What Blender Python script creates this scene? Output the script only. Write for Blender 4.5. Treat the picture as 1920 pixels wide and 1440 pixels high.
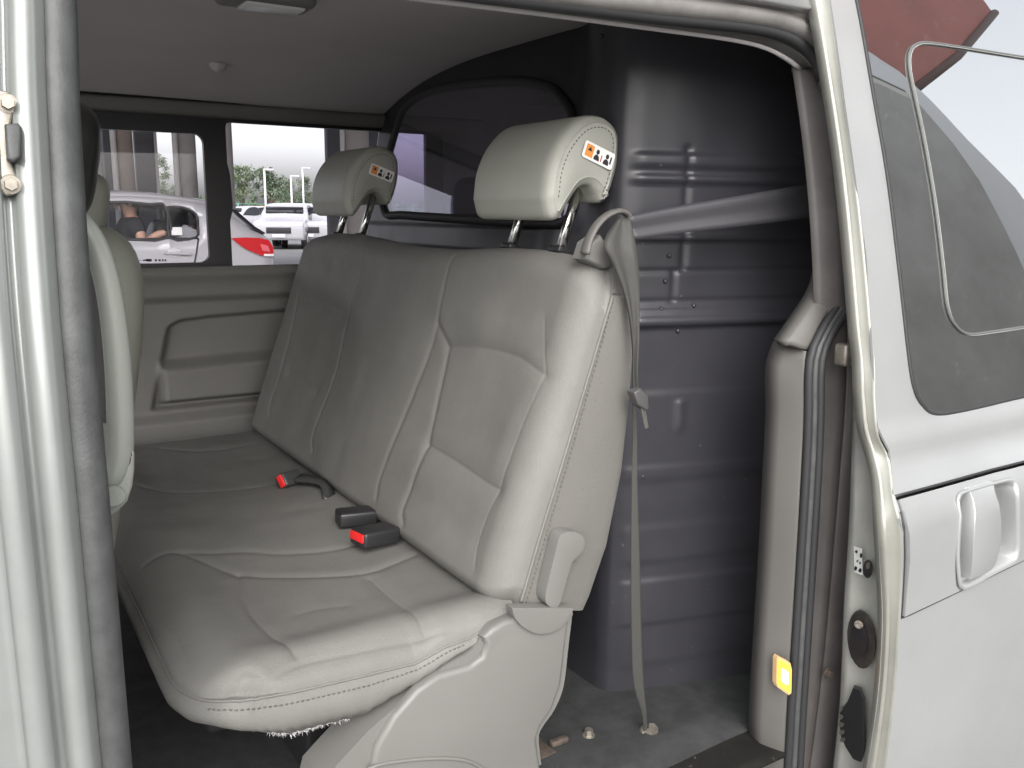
import bpy, bmesh, math, random
import numpy as np
from mathutils import Vector, Matrix
random.seed(7); rng = np.random.default_rng(7)
for o in list(bpy.data.objects): bpy.data.objects.remove(o)
SC = bpy.context.scene; COL = SC.collection
rad = math.radians

# ------------------------------------------------------------------ camera
F, CX, CY = 1650.0, 960.0, 720.0          # focal length and centre in photo pixels
CAM = np.array([0, 0, 1.4])
def _axes(vp=(-90.0, 390.0), roll=rad(0.5)):
    d = np.array([(vp[0]-CX)/F, (vp[1]-CY)/F, 1.0]); d /= np.linalg.norm(d)
    t = np.array([math.cos(roll), math.sin(roll), 0])
    up = np.cross(d, t); up /= np.linalg.norm(up)
    if up[1] > 0: up = -up
    return np.stack([np.cross(d, up), d, up])
RW = _axes()
cam = bpy.data.objects.new('camera', bpy.data.cameras.new('camera')); COL.objects.link(cam)
cam.data.sensor_width = 36; cam.data.lens = F/1920*36; cam.data.clip_start = 0.02; cam.data.clip_end = 3000
_r, _d, _f = RW@np.array([1, 0, 0]), RW@np.array([0, 1, 0]), RW@np.array([0, 0, 1])
M4 = np.eye(4); M4[:3, 0] = _r; M4[:3, 1] = -_d; M4[:3, 2] = -_f; M4[:3, 3] = CAM
cam.matrix_world = Matrix(M4.tolist()); SC.camera = cam

# ------------------------------------------------------------------ light
SUN_EL, SUN_AZ = 38.0, 204.0              # veiled sun behind the camera; azimuth clockwise from +Y
w = bpy.data.worlds.new('World'); SC.world = w; w.use_nodes = True
nt = w.node_tree; bg = nt.nodes['Background']
sky = nt.nodes.new('ShaderNodeTexSky'); sky.sky_type = 'NISHITA'; sky.sun_disc = False
sky.sun_elevation = rad(SUN_EL); sky.sun_rotation = rad(SUN_AZ); sky.air_density = 1.0; sky.dust_density = 4.0; sky.ozone_density = 0.6
hs = nt.nodes.new('ShaderNodeHueSaturation'); hs.inputs['Saturation'].default_value = 0.22
nt.links.new(sky.outputs[0], hs.inputs['Color']); nt.links.new(hs.outputs[0], bg.inputs[0]); bg.inputs[1].default_value = 0.15
sl = bpy.data.lights.new('sun', 'SUN'); sl.energy = 0.5; sl.angle = rad(120); sl.color = (1, 0.992, 0.98)
so = bpy.data.objects.new('sun', sl); COL.objects.link(so)
_sd = Vector((math.sin(rad(SUN_AZ))*math.cos(rad(SUN_EL)), math.cos(rad(SUN_AZ))*math.cos(rad(SUN_EL)), math.sin(rad(SUN_EL))))
so.rotation_euler = _sd.to_track_quat('Z', 'Y').to_euler(); so.location = (0, -5, 8)
SC.view_settings.view_transform = 'Standard'; SC.view_settings.look = 'None'; SC.view_settings.gamma = 1
SC.view_settings.use_curve_mapping = False; SC.view_settings.exposure = 1.42
SC.render.engine = 'CYCLES'
SC.cycles.max_bounces = 10; SC.cycles.diffuse_bounces = 6; SC.cycles.transparent_max_bounces = 16

# ------------------------------------------------------------------ pixel -> point helpers
def ray(px, py): return RW@np.array([(px-CX)/F, (py-CY)/F, 1.0])
def on(px, py, ax, val):
    r = ray(px, py); return CAM+r*((val-CAM[ax])/r[ax])
def onplane(px, py, O, n):
    r = ray(px, py); n = np.array(n, float); return CAM+r*(np.dot(np.array(O)-CAM, n)/np.dot(r, n))
def yside(z):                              # right-hand body side, barrel shaped
    return 0.86+0.26*max(0, z-1.05)**2+0.10*max(0, 0.8-z)**2
def onside(px, py, off=0.0, fn=yside):
    y = 0.9
    for _ in range(25): p = on(px, py, 1, y); y = fn(p[2])+off
    return p
def catmull(pts, n=8):
    P = [np.array(p, float) for p in pts]; P = [2*P[0]-P[1]]+P+[2*P[-1]-P[-2]]; out = []
    for i in range(1, len(P)-2):
        a, b, c, d = P[i-1:i+3]
        for k in range(n):
            t = k/n
            out.append(0.5*((2*b)+(c-a)*t+(2*a-5*b+4*c-d)*t*t+(3*b-a-3*c+d)*t**3))
    out.append(P[-2]); return out
def resample(pts, n):
    P = np.array(pts, float); s = np.r_[0, np.cumsum(np.linalg.norm(np.diff(P, axis=0), axis=1))]
    t = np.linspace(0, s[-1], n)
    return [np.array([np.interp(k, s, P[:, j]) for j in range(P.shape[1])]) for k in t]

# ------------------------------------------------------------------ materials
MATS = {}
def mat(name, col, rough=0.5, metal=0.0, bump=0.0, bscale=200, var=0.0, vscale=6, spec=0.5, coat=0.0, speck=None, sheen=0.0, trans=None, rvar=0.0):
    if name in MATS: return MATS[name]
    m = bpy.data.materials.new(name); m.use_nodes = True; t = m.node_tree; b = t.nodes['Principled BSDF']
    b.inputs['Base Color'].default_value = (*col, 1); b.inputs['Roughness'].default_value = rough
    b.inputs['Metallic'].default_value = metal; b.inputs['Specular IOR Level'].default_value = spec
    b.inputs['Coat Weight'].default_value = coat; b.inputs['Coat Roughness'].default_value = 0.06
    b.inputs['Sheen Weight'].default_value = sheen
    tc = t.nodes.new('ShaderNodeTexCoord')
    def noise(scale, det=4, rgh=0.6):
        n = t.nodes.new('ShaderNodeTexNoise'); n.inputs['Scale'].default_value = scale; n.inputs['Detail'].default_value = det
        n.inputs['Roughness'].default_value = rgh; t.links.new(tc.outputs['Object'], n.inputs['Vector']); return n
    colsock = None
    if var:
        n = noise(vscale, 6, 0.65); r = t.nodes.new('ShaderNodeValToRGB')
        r.color_ramp.elements[0].position = 0.3; r.color_ramp.elements[1].position = 0.7
        r.color_ramp.elements[0].color = (*[c*(1-var) for c in col], 1); r.color_ramp.elements[1].color = (*[min(1, c*(1+var)) for c in col], 1)
        t.links.new(n.outputs['Fac'], r.inputs[0]); colsock = r.outputs[0]
    if speck:                              # (scale, threshold, colour)
        n = noise(speck[0], 2, 0.5); r = t.nodes.new('ShaderNodeValToRGB'); r.color_ramp.interpolation = 'LINEAR'
        r.color_ramp.elements[0].position = speck[1]; r.color_ramp.elements[1].position = min(1, speck[1]+0.08)
        r.color_ramp.elements[0].color = (0, 0, 0, 1); r.color_ramp.elements[1].color = (1, 1, 1, 1)
        mx = t.nodes.new('ShaderNodeMixRGB'); t.links.new(n.outputs['Fac'], r.inputs[0]); t.links.new(r.outputs[0], mx.inputs[0])
        if colsock: t.links.new(colsock, mx.inputs[1])
        else: mx.inputs[1].default_value = (*col, 1)
        mx.inputs[2].default_value = (*speck[2], 1); colsock = mx.outputs[0]
    if colsock: t.links.new(colsock, b.inputs['Base Color'])
    if rvar:
        n = noise(vscale*2.3, 5, 0.7); mr = t.nodes.new('ShaderNodeMapRange')
        mr.inputs[1].default_value = 0.3; mr.inputs[2].default_value = 0.7
        mr.inputs[3].default_value = max(0.02, rough-rvar); mr.inputs[4].default_value = min(1, rough+rvar)
        t.links.new(n.outputs['Fac'], mr.inputs[0]); t.links.new(mr.outputs[0], b.inputs['Roughness'])
    if bump:
        n = noise(bscale, 3, 0.55); bp = t.nodes.new('ShaderNodeBump'); bp.inputs['Strength'].default_value = bump; bp.inputs['Distance'].default_value = 0.002
        t.links.new(n.outputs['Fac'], bp.inputs['Height']); t.links.new(bp.outputs[0], b.inputs['Normal'])
    MATS[name] = m; return m
def emis(name, col, s):
    if name in MATS: return MATS[name]
    m = mat(name, col, 0.4); b = m.node_tree.nodes['Principled BSDF']
    b.inputs['Emission Color'].default_value = (*col, 1); b.inputs['Emission Strength'].default_value = s; return m
def glass(name, tint=(0.9, 0.92, 0.92), base=0.045, dust=0.0):
    m = bpy.data.materials.new(name); m.use_nodes = True; t = m.node_tree; t.nodes.clear()
    out = t.nodes.new('ShaderNodeOutputMaterial'); tr = t.nodes.new('ShaderNodeBsdfTransparent'); tr.inputs[0].default_value = (*tint, 1)
    gl = t.nodes.new('ShaderNodeBsdfGlossy'); gl.inputs['Roughness'].default_value = 0.0; gl.inputs[0].default_value = (1, 1, 1, 1)
    lw = t.nodes.new('ShaderNodeLayerWeight'); lw.inputs[0].default_value = 0.5
    pw = t.nodes.new('ShaderNodeMath'); pw.operation = 'POWER'; pw.inputs[1].default_value = 5
    ma = t.nodes.new('ShaderNodeMath'); ma.operation = 'MULTIPLY_ADD'; ma.inputs[1].default_value = 1-base; ma.inputs[2].default_value = base
    mx = t.nodes.new('ShaderNodeMixShader')
    t.links.new(lw.outputs['Facing'], pw.inputs[0]); t.links.new(pw.outputs[0], ma.inputs[0]); t.links.new(ma.outputs[0], mx.inputs[0])
    t.links.new(tr.outputs[0], mx.inputs[1]); t.links.new(gl.outputs[0], mx.inputs[2]); last = mx
    if dust:
        tc = t.nodes.new('ShaderNodeTexCoord'); n = t.nodes.new('ShaderNodeTexNoise'); n.inputs['Scale'].default_value = 90; n.inputs['Detail'].default_value = 3
        t.links.new(tc.outputs['Object'], n.inputs['Vector'])
        r = t.nodes.new('ShaderNodeValToRGB'); r.color_ramp.elements[0].position = 0.62; r.color_ramp.elements[1].position = 0.8
        r.color_ramp.elements[0].color = (dust*0.25,)*3+(1,); r.color_ramp.elements[1].color = (dust,)*3+(1,)
        t.links.new(n.outputs['Fac'], r.inputs[0])
        df = t.nodes.new('ShaderNodeBsdfDiffuse'); df.inputs[0].default_value = (0.6, 0.6, 0.56, 1)
        m2 = t.nodes.new('ShaderNodeMixShader'); t.links.new(r.outputs[0], m2.inputs[0]); t.links.new(mx.outputs[0], m2.inputs[1]); t.links.new(df.outputs[0], m2.inputs[2]); last = m2
    t.links.new(last.outputs[0], out.inputs[0]); MATS[name] = m; return m

LEATHER = mat('grey_leather', (0.162, 0.159, 0.149), 0.55, bump=0.35, bscale=380, var=0.09, vscale=9, spec=0.35, rvar=0.08)
LEATHER2 = mat('pale_leather', (0.345, 0.347, 0.312), 0.42, bump=0.2, bscale=420, var=0.05, vscale=7, rvar=0.06)
FABRIC = mat('speckled_fabric', (0.130, 0.126, 0.115), 0.9, bump=0.5, bscale=900, var=0.05, vscale=5, speck=(420, 0.66, (0.062, 0.060, 0.055)), sheen=0.1)
PLAST = mat('grey_plastic', (0.155, 0.152, 0.144), 0.45, bump=0.12, bscale=700, var=0.03, vscale=4, rvar=0.06)
PLASTD = mat('dark_grey_trim', (0.165, 0.16, 0.148), 0.6, bump=0.25, bscale=600, var=0.06, vscale=5)
TRIM = mat('beige_trim', (0.105, 0.100, 0.093), 0.55, bump=0.15, bscale=600, var=0.05, vscale=6)
HEADL = mat('headliner_cloth', (0.52, 0.495, 0.49), 0.95, bump=0.35, bscale=900, var=0.05, vscale=3)
BULK = mat('dark_glossy_panel', (0.031, 0.0305, 0.036), 0.33, bump=0.03, bscale=300, var=0.12, vscale=6, spec=0.38, speck=(75, 0.735, (0.11, 0.11, 0.11)), rvar=0.05)
RUBBER = mat('grey_rubber', (0.06, 0.063, 0.063), 0.55, bump=0.2, bscale=300, var=0.3, vscale=25)
RUBBERB = mat('black_rubber', (0.025, 0.025, 0.027), 0.6)
PAINT = mat('silver_paint', (0.43, 0.44, 0.44), 0.36, metal=0.5, coat=0.6, var=0.05, vscale=4, speck=(700, 0.72, (0.33, 0.33, 0.32)), rvar=0.05)
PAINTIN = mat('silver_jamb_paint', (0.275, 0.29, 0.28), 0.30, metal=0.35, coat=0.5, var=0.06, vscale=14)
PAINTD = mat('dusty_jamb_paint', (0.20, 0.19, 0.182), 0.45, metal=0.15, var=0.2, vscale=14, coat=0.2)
SEALANT = mat('stained_sealant', (0.42, 0.40, 0.33), 0.7, var=0.3, vscale=30)
FRIT = mat('black_window_frame', (0.018, 0.016, 0.018), 0.35)
BLACKP = mat('black_plastic', (0.02, 0.02, 0.022), 0.4, bump=0.1, bscale=500)
BLACKL = mat('black_leather', (0.022, 0.022, 0.02), 0.33, bump=0.2, bscale=300)
CHROME = mat('chrome', (0.80, 0.79, 0.76), 0.16, metal=1.0)
STEEL = mat('dull_steel', (0.33, 0.30, 0.26), 0.45, metal=0.8, var=0.3, vscale=60)
RUST = mat('rusty_steel', (0.09, 0.07, 0.058), 0.7, metal=0.3, var=0.4, vscale=60)
RED = mat('red_plastic', (0.75, 0.02, 0.02), 0.4)
CARPET = mat('dark_carpet', (0.026, 0.028, 0.028), 0.98, bump=0.8, bscale=500, var=0.4, vscale=20)
FLOORM = mat('dirty_floor_mat', (0.014, 0.0135, 0.012), 0.9, spec=0.15, bump=0.5, bscale=80, var=0.4, vscale=9, speck=(70, 0.68, (0.10, 0.092, 0.08)))
WEB = mat('belt_webbing', (0.042, 0.041, 0.037), 0.6, bump=0.4, bscale=800)
WEBL = mat('pale_belt_webbing', (0.036, 0.035, 0.040), 0.45, bump=0.3, bscale=800)
WHITE = mat('white_print', (0.8, 0.8, 0.78), 0.5)
ORANGE = mat('orange_print', (0.75, 0.28, 0.06), 0.5)
BLACKI = mat('black_ink', (0.02, 0.02, 0.02), 0.6)
THREAD = mat('stitch_thread', (0.55, 0.53, 0.45), 0.8)
THREADD = mat('dark_thread', (0.115, 0.11, 0.10), 0.8)
GLASS = glass('clear_glass', (0.95, 0.94, 0.97), 0.02)
GLASSD = glass('smoked_glass', (0.62, 0.58, 0.72), 0.10, dust=0.30)
GLASSM = glass('mirror_tint_glass', (0.42, 0.44, 0.42), 0.60, dust=0.07)

# ------------------------------------------------------------------ mesh helpers
def link(name, me, m, parent=None, smooth=True):
    o = bpy.data.objects.new(name, me); COL.objects.link(o)
    if m is not None and len(me.materials) == 0: me.materials.append(m)
    if smooth: me.polygons.foreach_set('use_smooth', [True]*len(me.polygons))
    if parent is not None:
        o.parent = parent; o.matrix_parent_inverse = Matrix.Translation(-Vector(parent['_o'] if '_o' in parent else (0, 0, 0)))
    return o
def pymesh(name, V, Fc, m, parent=None, smooth=True):
    me = bpy.data.meshes.new(name); me.from_pydata([tuple(map(float, v)) for v in V], [], [tuple(map(int, f)) for f in Fc]); me.update()
    return link(name, me, m, parent, smooth)
def bmobj(name, bm, m, parent=None, smooth=True, angle=None):
    bmesh.ops.recalc_face_normals(bm, faces=bm.faces)
    me = bpy.data.meshes.new(name); bm.to_mesh(me); bm.free()
    o = link(name, me, m, parent, smooth)
    if smooth and angle is not None: me.set_sharp_from_angle(angle=rad(angle))
    return o
def thing(name, label, cat, loc=(0, 0, 0), group=None):
    o = bpy.data.objects.new(name, None); COL.objects.link(o); o.location = loc; o.empty_display_size = 0.1
    o['label'] = label; o['category'] = cat; o['_o'] = tuple(float(c) for c in loc)
    if group: o['group'] = group
    return o
def tag(o, label=None, cat=None, group=None, kind=None):
    if label: o['label'] = label
    if cat: o['category'] = cat
    if group: o['group'] = group
    if kind: o['kind'] = kind
    return o
def grid(name, A, m, parent=None, closed_u=False, flip=False, skip=None, thick=None):
    """A: array (nu, nv, 3)"""
    nu, nv = A.shape[:2]; V = A.reshape(-1, 3); Fc = []
    for i in range(nu if closed_u else nu-1):
        i2 = (i+1) % nu
        for j in range(nv-1):
            if skip is not None and skip[i, j]: continue
            q = (i*nv+j, i2*nv+j, i2*nv+j+1, i*nv+j+1)
            Fc.append(q[::-1] if flip else q)
    o = pymesh(name, V, Fc, m, parent)
    if thick: sd = o.modifiers.new('solid', 'SOLIDIFY'); sd.thickness = thick; sd.offset = -1
    return o
def sweep(name, path, prof, m, parent=None, up=(0, 0, 1), closed=False, caps=True, scale=None):
    """sweep a closed 2D profile (side, up) along a path"""
    P = [np.array(p, float) for p in path]; n = len(P); V = []; up = np.array(up, float)
    for i in range(n):
        a = P[(i-1) % n] if closed or i > 0 else P[i]; b = P[(i+1) % n] if closed or i < n-1 else P[i]
        t = b-a; t /= np.linalg.norm(t)+1e-12
        s = np.cross(t, up); ls = np.linalg.norm(s)
        s = s/ls if ls > 1e-6 else np.array([1, 0, 0]); u = np.cross(s, t)
        k = 1 if scale is None else scale[i]
        for (x, y) in prof: V.append(P[i]+s*x*k+u*y*k)
    q = len(prof); Fc = []
    for i in range(n if closed else n-1):
        j = (i+1) % n
        for k in range(q): Fc.append((i*q+k, i*q+(k+1) % q, j*q+(k+1) % q, j*q+k))
    if not closed and caps: Fc.append(tuple(range(q))[::-1]); Fc.append(tuple((n-1)*q+k for k in range(q)))
    return pymesh(name, V, Fc, m, parent)
def circ(r, n=10, ry=None): return [(r*math.cos(2*math.pi*k/n), (ry or r)*math.sin(2*math.pi*k/n)) for k in range(n)]
def tube(name, path, r, m, parent=None, n=8, up=(0.1, 0.2, 1), ry=None, closed=False, scale=None): return sweep(name, path, circ(r, n, ry), m, parent, up, closed, True, scale)
def plate(name, outer, holes, m, mapf, thick, parent=None, bevel=0.0, smooth=False):
    """flat plate with holes in 2D, mapped by mapf(a,b,h) with h in 0..thick"""
    bm = bmesh.new(); loops = [outer]+list(holes); edges = []
    for L in loops:
        vs = [bm.verts.new((p[0], p[1], 0)) for p in L]
        for i in range(len(vs)): edges.append(bm.edges.new((vs[i], vs[(i+1) % len(vs)])))
    bmesh.ops.triangle_fill(bm, use_beauty=True, edges=edges, normal=(0, 0, 1))
    r = bmesh.ops.extrude_face_region(bm, geom=bm.faces[:])
    for v in r['geom']:
        if isinstance(v, bmesh.types.BMVert): v.co.z = thick
    if bevel:
        bmesh.ops.recalc_face_normals(bm, faces=bm.faces)
        es = [e for e in bm.edges if abs(e.verts[0].co.z-thick) < 1e-9 and abs(e.verts[1].co.z-thick) < 1e-9 and len(e.link_faces) == 2 and abs(e.link_faces[0].normal.dot(e.link_faces[1].normal)) < 0.5]
        bmesh.ops.bevel(bm, geom=es, offset=bevel, segments=3, profile=0.5, affect='EDGES', clamp_overlap=True)
    for v in bm.verts: v.co = Vector([float(c) for c in mapf(v.co.x, v.co.y, v.co.z)])
    return bmobj(name, bm, m, parent, smooth, 40 if smooth else None)
def rrect(x0, x1, y0, y1, r, n=6):
    out = []
    for cx, cy, a0 in ((x1-r, y1-r, 0), (x0+r, y1-r, 90), (x0+r, y0+r, 180), (x1-r, y0+r, 270)):
        for k in range(n+1):
            a = rad(a0+90*k/n); out.append((cx+r*math.cos(a), cy+r*math.sin(a)))
    return out
def rbox(name, c, size, r, m, parent=None, rot=None, seg=3, taper=None):
    bm = bmesh.new(); bmesh.ops.create_cube(bm, size=1)
    for v in bm.verts:
        v.co = Vector((v.co.x*size[0], v.co.y*size[1], v.co.z*size[2]))
        if taper and v.co.z > 0: v.co.x *= taper; v.co.y *= taper
    bmesh.ops.bevel(bm, geom=bm.edges[:], offset=r, segments=seg, profile=0.5, affect='EDGES')
    if rot is not None: bmesh.ops.transform(bm, matrix=rot.to_4x4(), verts=bm.verts)
    bmesh.ops.translate(bm, vec=Vector([float(k) for k in c]), verts=bm.verts)
    return bmobj(name, bm, m, parent, True, 50)
def frame3(xaxis, zhint):
    x = Vector(xaxis).normalized(); z = Vector(zhint); z = (z-x*z.dot(x)).normalized(); y = z.cross(x)
    return Matrix((x, y, z)).transposed()
def polydist(A, B, poly):
    P = np.array(poly, float); d = np.full(A.shape, 1e9)
    for i in range(len(P)-1):
        a, b = P[i], P[i+1]; ab = b-a; L = (ab**2).sum()+1e-12
        t = np.clip(((A-a[0])*ab[0]+(B-a[1])*ab[1])/L, 0, 1)
        d = np.minimum(d, np.hypot(A-(a[0]+t*ab[0]), B-(a[1]+t*ab[1])))
    return d
def groove(A, B, poly, depth, width, puff=0.0, pw=0.03):
    d = polydist(A, B, poly)
    return -depth*np.exp(-(d/width)**2)+puff*(np.exp(-(d/pw)**2)-0)*0
def sstep(e0, e1, x): t = np.clip((x-e0)/(e1-e0), 0, 1); return t*t*(3-2*t)
def fold(A, B, poly, depth, width):       # soft upholstery valley with a crisp line in it
    d = polydist(A, B, poly)
    return -depth*(0.27*np.exp(-(d/(width*1.3))**2)+0.15*np.exp(-(d/0.0032)**2))
def insdf(px, py, poly):                  # point in polygon, vectorised
    P = np.array(poly); inside = np.zeros(px.shape, bool); j = len(P)-1
    for i in range(len(P)):
        c = ((P[i, 1] > py) != (P[j, 1] > py)) & (px < (P[j, 0]-P[i, 0])*(py-P[i, 1])/(P[j, 1]-P[i, 1]+1e-15)+P[i, 0])
        inside ^= c; j = i
    return inside
def pxY(pts, Y): return [on(x, y, 1, Y) for x, y in pts]

# ================================================================== SETTING OUTSIDE
gm = mat('asphalt', (0.17, 0.17, 0.165), 0.85, bump=0.5, bscale=60, var=0.2, vscale=0.8)
bm = bmesh.new(); bmesh.ops.create_grid(bm, x_segments=8, y_segments=8, size=900)
g = bmobj('ground', bm, gm); tag(g, 'grey asphalt of the car park', None, None, 'structure')

# ================================================================== THE VAN
van = thing('van', 'silver crew van with its side door slid open showing the grey cabin', 'van', (1.0, 1.75, 0))
YF = 2.60
# ---- floor
A = np.array([[(x, y, 0.48+0.003*math.sin(9*x)*math.sin(7*y)) for y in np.linspace(0.98, 2.72, 24)] for x in np.linspace(-1.2, 1.9, 40)])
grid('cabin_floor', A, CARPET, van, flip=True, thick=0.02)
A = np.array([[(x, y, 0.487+0.004*math.sin(13*x+3)*math.sin(11*y)) for y in np.linspace(0.90, 1.32, 20)] for x in np.linspace(0.70, 1.40, 24)])
tag(grid('floor_mat', A, FLOORM, van, flip=True, thick=0.006), 'dusty rubber mat behind the bench')
# ---- headliner
ys = np.linspace(0.99, YF+0.02, 60)
def hz(y): t = (y-0.99)/(YF-0.97); return 1.685+0.105*(1-abs(2*t-1)**3.2)
A = np.array([[(x, y, hz(y)+0.002*math.sin(5*x)) for y in ys] for x in np.linspace(-1.2, 1.6, 40)])
hl = grid('headliner', A, HEADL, van)
p = onplane(387, 128, (0, 0, 1.755), (0, 0, 1)); zc = hz(min(p[1], 2.5))
def dome(name, c, r, h, m, parent, rx=None):
    V, Fc = [], []; n, k = 20, 6
    for i in range(k+1):
        a = i/k*math.pi/2
        for j in range(n):
            b = 2*math.pi*j/n; V.append((c[0]+(rx or r)*math.cos(b)*math.cos(a), c[1]+r*math.sin(b)*math.cos(a), c[2]-h*math.sin(a)))
    for i in range(k):
        for j in range(n): Fc.append((i*n+j, i*n+(j+1) % n, (i+1)*n+(j+1) % n, (i+1)*n+j))
    return pymesh(name, V, Fc, m, parent)
dome('trim_clip', (0.60, 2.36, hz(2.36)+0.002), 0.022, 0.022, HEADL, hl)
lp = onplane(498, -6, (0, 0, 1.785), (0, 0, 1))
la = rbox('dome_lamp', (lp[0], lp[1], hz(lp[1])-0.008), (0.17, 0.09, 0.03), 0.013, PLAST, van)
rbox('lens', (lp[0]+0.01, lp[1], hz(lp[1])-0.022), (0.11, 0.065, 0.012), 0.005, mat('lamp_lens', (0.7, 0.7, 0.72), 0.2), la)

# ---- far side wall: lower trim panel as relief
xs = np.linspace(-0.6, 1.35, 300); zs = np.linspace(0.46, 1.245, 170)
GX, GZ = np.meshgrid(xs, zs, indexing='ij')
dep = np.zeros_like(GX)                   # positive = toward the cabin (-Y)
dep += 0.018*sstep(1.14, 1.165, GZ)       # upper ledge
dep += 0.012*np.exp(-((GZ-1.225)/0.02)**2)
top = np.interp(xs, [0.42, 0.47, 0.52, 0.60, 0.80, 1.3], [1.00, 1.075, 1.098, 1.105, 1.112, 1.12])[:, None]
left = 0.43+0.05*(GZ-0.88)/0.2
rec = sstep(0, 0.02, GX-left)*sstep(0, 0.014, top-GZ)*sstep(0.835, 0.85, GZ)
dep -= 0.028*rec
arm = sstep(0.445, 0.47, GX)*sstep(0.85, 0.87, GZ)*(1-sstep(0.945+0.03*(GX-0.45), 0.985+0.03*(GX-0.45), GZ))
dep += 0.045*arm
dep += 0.03*(1-sstep(0.80, 0.835, GZ))
A = np.stack([GX, YF-dep, GZ], -1)
sp = grid('side_trim_panel', A, PLASTD, van); sd = sp.modifiers.new('s', 'SOLIDIFY'); sd.thickness = 0.02; sd.offset = 1 if False else -1
hb = on(250, 640, 1, YF-0.003)
plate('speaker_cover', [(x, z) for x, z in rrect(hb[0]-0.06, hb[0]+0.012, hb[2]-0.055, hb[2]+0.055, 0.025)], [], PLASTD, lambda a, b, h: (a, YF-0.002-h, b), 0.006, sp, 0.003)

# ---- far windows: black frame plate with two openings, panes, upper trim
def W(px, py): q = on(px, py, 1, YF); return (q[0], q[2])
bl, tl = W(190, 498), W(150, 240)
lp_out = []
x1, zt = W(381, 248); zb = W(381, 494)[1]
left_hole = rrect(-0.35, x1, W(300, 494)[1], W(300, 247)[1], 0.026)
rx0 = W(423, 232)[0]; rzt = W(560, 237)[1]; rzb = W(470, 507)[1]
h = rrect(rx0, 1.30, rzb, rzt, 0.018)
# notched front edge of the rear opening: replace the left side by the clip outline
zA, zB = W(425, 320)[1], W(425, 402)[1]; nx = W(434, 360)[0]
right_hole = [q for q in h if q[0] > rx0+0.02 and q[1] > rzb+0.1]
right_hole = [(1.30, rzb), (1.30, rzt), (rx0+0.012, rzt), (rx0+0.003, rzt-0.004), (rx0, rzt-0.014), (rx0, zA+0.02), (nx-0.002, zA), (nx, zA-0.012), (nx+0.003, zB+0.03), (nx+0.002, zB+0.012), (rx0+0.003, zB-0.008), (rx0, zB-0.02),
              (rx0, rzb+0.014), (rx0+0.003, rzb+0.004), (rx0+0.012, rzb)]
fr = plate('side_window', [(-0.62, 1.235), (1.36, 1.235), (1.36, 1.655), (-0.62, 1.655)], [left_hole, right_hole], FRIT, lambda a, b, h: (a, YF+0.022-h, b), 0.018, van)
for k, (hx0, hx1, hz0, hz1) in enumerate(((-0.37, x1+0.02, left_hole[-1][1]-0.02, left_hole[0][1]+0.03), (rx0-0.02, 1.32, rzb-0.02, rzt+0.02))):
    plate('pane', rrect(hx0, hx1, 1.237, 1.65, 0.01), [], GLASS, lambda a, b, h, k=k: (a, YF+0.030+0.006*k+h, b), 0.004, fr)
# printed marks along the bottom of the front pane
q0, q1 = W(219, 490), W(268, 491)
def mark(name, x0, x1, z0, z1, m, parent, y=YF+0.0285): return plate(name, [(x0, z0), (x1, z0), (x1, z1), (x0, z1)], [], m, lambda a, b, h: (a, y-h, b), 0.0005, parent)
mark('print_line', q0[0], q1[0], q0[1]-0.0008, q0[1]+0.0008, BLACKI, fr)
for k, (px, pw, ph) in enumerate(((255, 10, 3), (277, 12, 3), (283, 10, 6), (296, 4, 5), (303, 4, 5), (309, 3, 5), (314, 3, 5))):
    c = W(px, 489); mark('print_mark', c[0]-pw*.0007, c[0]+pw*.0007, c[1]-ph*.0006, c[1]+ph*.0006, BLACKI, fr)
# upper side rail trim between headliner and window
zz = [1.652, 1.66, 1.683, 1.690, 1.694]; yy = [YF-0.002, YF-0.012, YF-0.018, YF-0.014, YF+0.0]
A = np.array([[(x, y, z) for y, z in zip(yy, zz)] for x in np.linspace(-1.2, 1.5, 12)])
grid('window_header_trim', A, PLASTD, van, thick=0.01)
tube('headliner_edge', [(x, YF-0.004, 1.6985) for x in np.linspace(-1.2, 1.5, 6)], 0.005, RUBBERB, van, 8)
# outer shell of the far side and roof, so that daylight only enters by openings
A = np.array([[(x, y, z) for y, z in ((YF+0.075, 0.3), (YF+0.075, 1.235))] for x in (-2.2, 1.36)]); grid('outer_side_panel', A, PAINT, van, thick=0.02)
A = np.array([[(x, y, z) for y, z in ((YF+0.05, 1.652), (YF+0.03, 1.76), (YF-0.12, 1.85), (1.75, 1.90), (1.1, 1.85), (0.965, 1.77), (0.935, 1.70))] for x in np.linspace(-1.6, 3.2, 24)]); grid('roof', A, PAINT, van, thick=-0.012)
grid('outer_side_panel', np.array([[(x, YF+0.03, z) for z in (1.0, 1.76)] for x in (1.36, 3.2)]), PAINT, van, thick=0.02)

# ---- bulkhead: one curved dark sheet with pressed panels
def bx(z): return 0.955+0.205*(z-0.48)/1.3+0.006
XN = 0.968                                # near corner stands upright just behind the seat
plan = catmull([(0, 2.62), (0, 2.2), (0, 1.8), (0.0, 1.5), (0.0, 1.36), (0.0, 1.26), (0.004, 1.222), (0.022, 1.202), (0.085, 1.182), (0.20, 1.150), (0.36, 1.106), (0.54, 1.056)], 14)
plan = np.array(resample(plan, 340)); NB = 300
zsb = np.linspace(0.47, 1.80, NB); S = np.r_[0, np.cumsum(np.linalg.norm(np.diff(plan, axis=0), axis=1))]
BL = sstep(1.24, 1.62, plan[:, 1])
tang = np.gradient(plan, axis=0); tang /= np.linalg.norm(tang, axis=1)[:, None]
nrm = np.stack([tang[:, 1], -tang[:, 0]], -1)          # toward the seat
GS, GZb = np.meshgrid(S, zsb, indexing='ij')
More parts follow.
